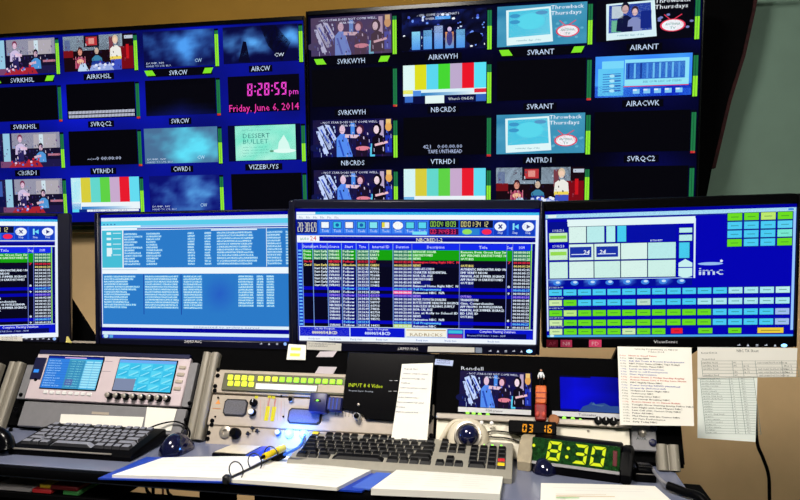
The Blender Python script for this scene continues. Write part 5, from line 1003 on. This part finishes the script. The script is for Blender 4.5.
solo('clock_cable', MB().tube([(px_ - .02, py_ + .012, DZ + .004), (px_ + .03, py_ + .006, DZ + .006), (px_ + .08, py_ - .012, DZ + .004), (px_ + .13, py_ - .012, DZ + .004)], .0016, 6), mat('grey_cable', (120, 120, 128), .5), 'thin grey cable lying along the front of the clock', 'cable', WORLD, (px_, py_, DZ + .004))
# black plug box with thick cable at the right end of the desk
bx_, by_ = WORLD.xy(646, 483, DZ)
d = thing('plug_box', 'small black stepped plug box near the right end of desk', 'plug', WORLD, (bx_, by_, DZ))
part('base', MB().box(bx_ - .019, bx_ + .019, by_, by_ + .04, DZ + .0005, DZ + .016, .003, 2), BLACK, d); part('upper_block', MB().box(bx_ - .013, bx_ + .014, by_ + .006, by_ + .036, DZ + .016, DZ + .028, .003, 2), GLOSS, d)
part('white_line', MB().box(bx_ - .017, bx_ + .017, by_ - .0006, by_ + .001, DZ + .0155, DZ + .0165), ALU, d)
q = [WORLD.xy(*p_, DZ + .02) for p_ in ((658, 478), (668, 481), (676, 486))]
thin = [(bx_ + .014, by_ + .02, DZ + .022), (q[0][0], q[0][1], DZ + .022), (q[1][0], q[1][1], DZ + .012)]
solo('thin_cable', MB().tube(thin, .0028, 8), mat('grey_cable', (120, 120, 128), .5), 'thin grey cable leaving the black plug box', 'cable', WORLD, thin[0])
kx, ky = q[1]; solo('thick_cable', MB().tube([(kx, ky, DZ + .012), (kx + .022, ky - .02, DZ + .010), (DXR + .01, ky - .05, DZ + .006), (DXR + .03, ky - .09, DZ - .05), (DXR + .045, ky - .1, DZ - .2), (DXR + .05, ky - .08, .3)], lambda t: .0075, 10), BLACK, 'thick black cable curving off the right end of desk', 'cable', WORLD, (kx, ky, DZ + .012))
wc = Frame((0, 1.80, 0)); pw_ = [wc.uv(*p_) for p_ in ((752, 346), (755, 400), (757, 441), (763, 458), (768.5, 475), (769.5, 500))]
solo('hanging_cable', MB().tube([(a_[0], 1.80, a_[1]) for a_ in pw_] + [(pw_[-1][0] + .004, 1.80, .3), (pw_[-1][0] + .01, 1.81, .006)], .0042, 8), BLACK, 'black cable hanging from switcher monitor against the tan wall', 'cable', WORLD, (pw_[0][0], 1.80, pw_[0][1]))
wb = Frame((0, 1.78, 0)); qa, qb = wb.uv(688, 354), wb.uv(702, 344)
solo('bracket_arm', MB().tube([(qa[0] - .03, 1.78, qa[1] - .03), (qa[0], 1.78, qa[1]), (qb[0], 1.78, qb[1]), (qb[0] + .02, 1.77, qb[1] + .03)], .006, 8), BLACK, 'short black arm behind the gap between hanging sheets', 'bracket', WORLD, (qa[0], 1.78, qa[1]))

# ------------------------------------------------------------------ papers, binder and small gear on the desk
def sheet_pts(quad, z): return [WORLD.xy(*q, z) for q in quad]
def slab(quad, z0, z1, n=5, wave=.0):
    """A stack of paper: corners in the picture at its top height."""
    P = sheet_pts(quad, z1); b = MB(); top = []; bot = []
    for i in range(n + 1):
        for j in range(n + 1):
            s_, t_ = i / n, j / n; A = Vector(P[0]).lerp(Vector(P[1]), s_); B = Vector(P[3]).lerp(Vector(P[2]), s_); c = A.lerp(B, t_)
            top.append(b.bm.verts.new((c.x, c.y, z1 + wave * math.sin(s_ * 3.1) * math.sin(t_ * 2.2 + .4)))); bot.append(b.bm.verts.new((c.x, c.y, z0)))
    I = lambda i, j: i * (n + 1) + j
    for i in range(n):
        for j in range(n):
            b.bm.faces.new((top[I(i, j)], top[I(i + 1, j)], top[I(i + 1, j + 1)], top[I(i, j + 1)])); b.bm.faces.new((bot[I(i, j)], bot[I(i, j + 1)], bot[I(i + 1, j + 1)], bot[I(i + 1, j)]))
        for (a_, c_) in (((i, 0), (i + 1, 0)), ((i + 1, n), (i, n)), ((0, i + 1), (0, i)), ((n, i), (n, i + 1))): b.bm.faces.new((top[I(*a_)], bot[I(*a_)], bot[I(*c_)], top[I(*c_)]))
    return b, P
def printed(P, z, rows, col=(150, 150, 160), wmax=.8, seed=1):
    """Faint lines of writing laid on a sheet."""
    p = Pic(0); rn = random.Random(seed); A = [Vector((*q, 0)) for q in P]; rows_ = []
    for k in range(rows):
        t_ = .1 + .8 * k / rows
        for s0 in (.06, .38, .66):
            s1 = s0 + .27 * (.5 + .5 * rn.random()) * wmax / .8; dt = .010
            rows_.append([A[0].lerp(A[1], s).lerp(A[3].lerp(A[2], s), t) for s, t in ((s0, t_), (s1, t_), (s1, t_ + dt), (s0, t_ + dt))])
    for q in rows_:
        n = len(p.v); p.v += [(v.x, v.y, z) for v in q]; p.f.append((n, n + 1, n + 2, n + 3)); p.c.append([lin(col)] * 4)
    return p
ax, ay = WORLD.xy(228, 480, DZ + .016)
d = thing('ring_binder', 'open blue ring binder with white pages lying along the desk front', 'binder', WORLD, (ax, ay, DZ))
b, P = slab(((146, 457), (270, 457), (232, 482), (98, 478)), DZ + .0005, DZ + .0035, 3); part('cover', b, BLUEP, d)
b, P = slab(((285, 457), (396, 468.5), (362, 491), (229, 482.5)), DZ + .0005, DZ + .0035, 3); part('cover', b, BLUEP, d)
bA, PA = slab(((163, 457.5), (270, 456), (229, 478.5), (112, 475)), DZ + .0035, DZ + .0085, 6, .002); pg = part('pages', bA, PAPER, d); part('print', printed(PA, DZ + .0112, 5, (206, 203, 200)), PRINT, pg)
bA, PA = slab(((279, 455.5), (380, 465.5), (337, 487.5), (231, 479.5)), DZ + .0035, DZ + .0095, 6, .003); pg = part('pages', bA, PAPER, d); part('print', printed(PA, DZ + .0131, 8, (206, 203, 202), seed=3), PRINT, pg)
s0, s1 = Vector((*WORLD.xy(229, 479, DZ + .011), DZ + .0125)), Vector((*WORLD.xy(283, 454, DZ + .011), DZ + .0125)); dr = (s1 - s0).normalized(); sd = Vector((dr.y, -dr.x, 0))
part('ring_bar', MB().tube([s0 - dr * .006, s0.lerp(s1, .5), s1 + dr * .01], .0022, 8), DARK, d)
for t_ in (.12, .45, .76):
    c = s0.lerp(s1, t_) + Vector((0, 0, .008)); part('ring', MB().tube([c + (sd * math.cos(a_) + Vector((0, 0, 1)) * math.sin(a_)) * .0165 for a_ in [R(q) for q in range(-100, 261, 24)]], .0012, 6, 3), DARK, d)
part('lever', MB().box(s0.x - .009, s0.x + .004, s0.y - .012, s0.y + .002, DZ + .0035, DZ + .02, .003), DARK, d)
b, P = slab(((397, 469.5), (503, 476), (500, 494), (371, 488.5)), DZ + .0005, DZ + .012, 5, .001); d = thing('paper_stack', 'thick white paper stack at the desk edge below the long keyboard', 'paper', WORLD, (*P[3], DZ)); pg = part('pages', b, PAPER, d); part('print', printed(P, DZ + .0134, 7, (214, 208, 202), seed=5), PRINT, pg)
for k in range(4): b, Q = slab(((397.5 - k * .3, 469.8), (503.4, 476.3), (500.3, 494.6 + .0 * k), (371, 489)), DZ + .0017 + k * .0025, DZ + .0022 + k * .0025, 1); part('page_edge', b, mat('paper_edge_grey', (150, 148, 146), .8), d)
b, P = slab(((380, 470), (396, 469.5), (370, 489), (352, 487)), DZ + .0036, DZ + .006, 3); solo('blue_folder', b, mat('light_blue_card', (70, 105, 205), .6, 0, .05), 'light blue card strip between binder page and white stack', 'folder', WORLD, (*P[3], DZ + .0036))
b, P = slab(((541, 483), (655, 486), (684, 512), (540, 512)), DZ + .0005, DZ + .008, 5, .002); d = thing('paper_stack', 'white paper stack at bottom right in front of the clock', 'paper', WORLD, (*P[3], DZ)); pg = part('pages', b, PAPER, d)
p = Pic(0); A = [Vector((*q, 0)) for q in P]
for s0_, s1_, t0_, t1_, col in ((.12, .58, .5, .515, (205, 170, 90)), (.12, .52, .44, .447, (190, 160, 120)), (.1, .9, .2, .205, (190, 190, 190)), (.2, .85, .3, .305, (190, 190, 190)), (.12, .3, .56, .58, (140, 200, 110))):
    n = len(p.v); p.v += [(v.x, v.y, DZ + .0102) for v in (A[0].lerp(A[1], s).lerp(A[3].lerp(A[2], s), t) for s, t in ((s0_, t0_), (s1_, t0_), (s1_, t1_), (s0_, t1_)))]; p.f.append((n, n + 1, n + 2, n + 3)); p.c.append([lin(col)] * 4)
part('print', p, PRINT, pg)
# slim drive, highlighter, blue cable
P = sheet_pts(((232, 444), (270, 446), (254, 455), (212, 452)), DZ + .0125)
d = thing('slim_drive', 'slim black box with beige top and blue right side', 'drive', WORLD, (*P[3], DZ)); qd = lambda u: [tuple(Vector(P[0]).lerp(Vector(P[1]), u[k][0]).lerp(Vector(P[3]).lerp(Vector(P[2]), u[k][0]), u[k][1])) for k in range(4)]
def pris(u, z0, z1, bev=.002): b = MB(); b.prism(qd(u)[::-1], z0, z1, bev, 2, axis='z'); return b
part('case', pris(((0, 0), (.8, 0), (.8, 1), (0, 1)), DZ + .0005, DZ + .011), GLOSS, d); part('top_plate', pris(((.03, .05), (.78, .05), (.78, .93), (.03, .93)), DZ + .011, DZ + .0128, .0005), mat('cream_beige_plastic', (214, 204, 182), .5, 0, .04), d); part('blue_end', pris(((.8, 0), (1, 0), (1, 1), (.8, 1)), DZ + .0005, DZ + .012), BLUEP, d, 'blue end block')
h0 = Vector((*WORLD.xy(268, 455, DZ + .026), DZ + .0265)); h1 = Vector((*WORLD.xy(277, 451, DZ + .026), DZ + .0265)); hd = (h1 - h0).normalized()
d = thing('highlighter', 'yellow highlighter pen lying across the binder rings', 'pen', WORLD, h0); part('barrel', MB().tube([h0 - hd * .012, h0.lerp(h1, .5), h1], .0062, 12, 2), YEL, d); part('cap', MB().tube([h1, h1 + hd * .012, h1 + hd * .022], .0072, 12, 2), mat('pale_yellow_cap', (240, 232, 120), .4), d); part('tip', MB().tube([h0 - hd * .012, h0 - hd * .018, h0 - hd * .022], .0036, 8, 2), BLACK, d)
l0 = T.M @ Vector((*[T.uv(304.5, 435, -.013)[0]], -.013, T.uv(304.5, 435, -.013)[1])); e0 = Vector((*WORLD.xy(284, 457, DZ + .02), DZ + .024)); mid = Vector((*WORLD.xy(300, 449, DZ + .04), DZ + .045))
d = thing('blue_cable', 'bright blue cable running from the right blue lamp to the binder', 'cable', WORLD, e0); part('cord', MB().tube([l0, l0.lerp(mid, .5) + Vector((.004, -.01, .004)), mid, e0], .003, 8), mat('blue_cable_sheath', (50, 110, 235), .4), d); part('plug', MB().tube([e0, e0 + (e0 - mid).normalized() * .012, e0 + (e0 - mid).normalized() * .024 + Vector((-.004, 0, -.002))], .0062, 10, 2), BLACK, d)

# ------------------------------------------------------------------ below the desk
FOL = [('red', (170, 30, 36)), ('yellow', (214, 176, 40)), ('green', (60, 140, 70)), ('grey', (128, 124, 126)), ('dark red', (110, 20, 26))]
under = Frame((0, 1.13, 0)); 
uz0 = under.uz(40, 495)
part('under_shelf', MB().box(XL, -.80, 1.132, 1.30, uz0 - .012, uz0, .001), MATTE, desk)
for k, (nm, col) in enumerate(FOL):
    xa = under.ux((30, 36, 60, -10, 48)[k], 490); xb = under.ux((50, 48, 77, 30, 76)[k], 490); z_ = uz0 + .0008 + (.0, .009, .0, .0, .009)[k]; y_ = 1.135 + (0, .004, .002, 0, .001)[k]
    solo('folder', MB().box(xa, xb - .002, y_, 1.295, z_, z_ + .0085, .0015), mat(nm.replace(' ', '_') + '_card', col, .6, 0, .08), nm + ' folder lying on the dark shelf under the left desk end', 'folder', WORLD, (xa, y_, z_), 'folders on the shelf under the desk')
for k, pts in enumerate((((112, 484), (113, 492), (112, 520)), ((119, 484), (126, 495), (138, 520)), ((146, 486), (151, 496), (156, 520)), ((153, 486), (153, 497), (152, 520)), ((163, 494), (158, 500), (150, 520)), ((167, 488), (173, 498), (184, 520)))):
    fr_ = Frame((0, 1.55 + .03 * k, 0)); q = [fr_.uv(*p_) for p_ in pts]; Y_ = 1.55 + .03 * k
    solo('under_cable', MB().tube([(q[0][0] - .01, Y_, q[0][1] + .12), (q[0][0], Y_, q[0][1]), (q[1][0], Y_, q[1][1]), (q[2][0], Y_ + .01, q[2][1]), (q[2][0], Y_ + .02, .004)], .0045 if k != 4 else .003, 6), BLACK if k != 4 else mat('dark_red_cable', (120, 26, 26), .5), ('leftmost thin black cable hanging under the desk', 'second slanting black cable hanging under the desk', 'thick slanting black cable of the middle group under the desk', 'straight upright black cable of the middle group under the desk', 'dark red cable crossing under the desk', 'rightmost slanting black cable under the desk')[k], 'cable', WORLD, (q[1][0], Y_, q[1][1]))

# ------------------------------------------------------------------ ceiling lamp housings (above the frame)
for nm, (lx, ly), (sx, sy) in (('square ceiling lamp left of the console', (-.75, .30), (.6, .6)), ('square ceiling lamp right of the console', (.85, -.55), (.55, .55))):
    d = thing('ceiling_lamp', nm, 'lamp', WORLD, (lx, ly, 2.7)); part('frame', MB().box(lx - sx / 2 - .02, lx + sx / 2 + .02, ly - sy / 2 - .02, ly + sy / 2 + .02, 2.70, 2.75, .004), WHITE, d); part('diffuser', MB().box(lx - sx / 2, lx + sx / 2, ly - sy / 2, ly + sy / 2, 2.692, 2.70), mat('lamp_diffuser', (255, 244, 226), .5, emit=2.5, var=0), d)
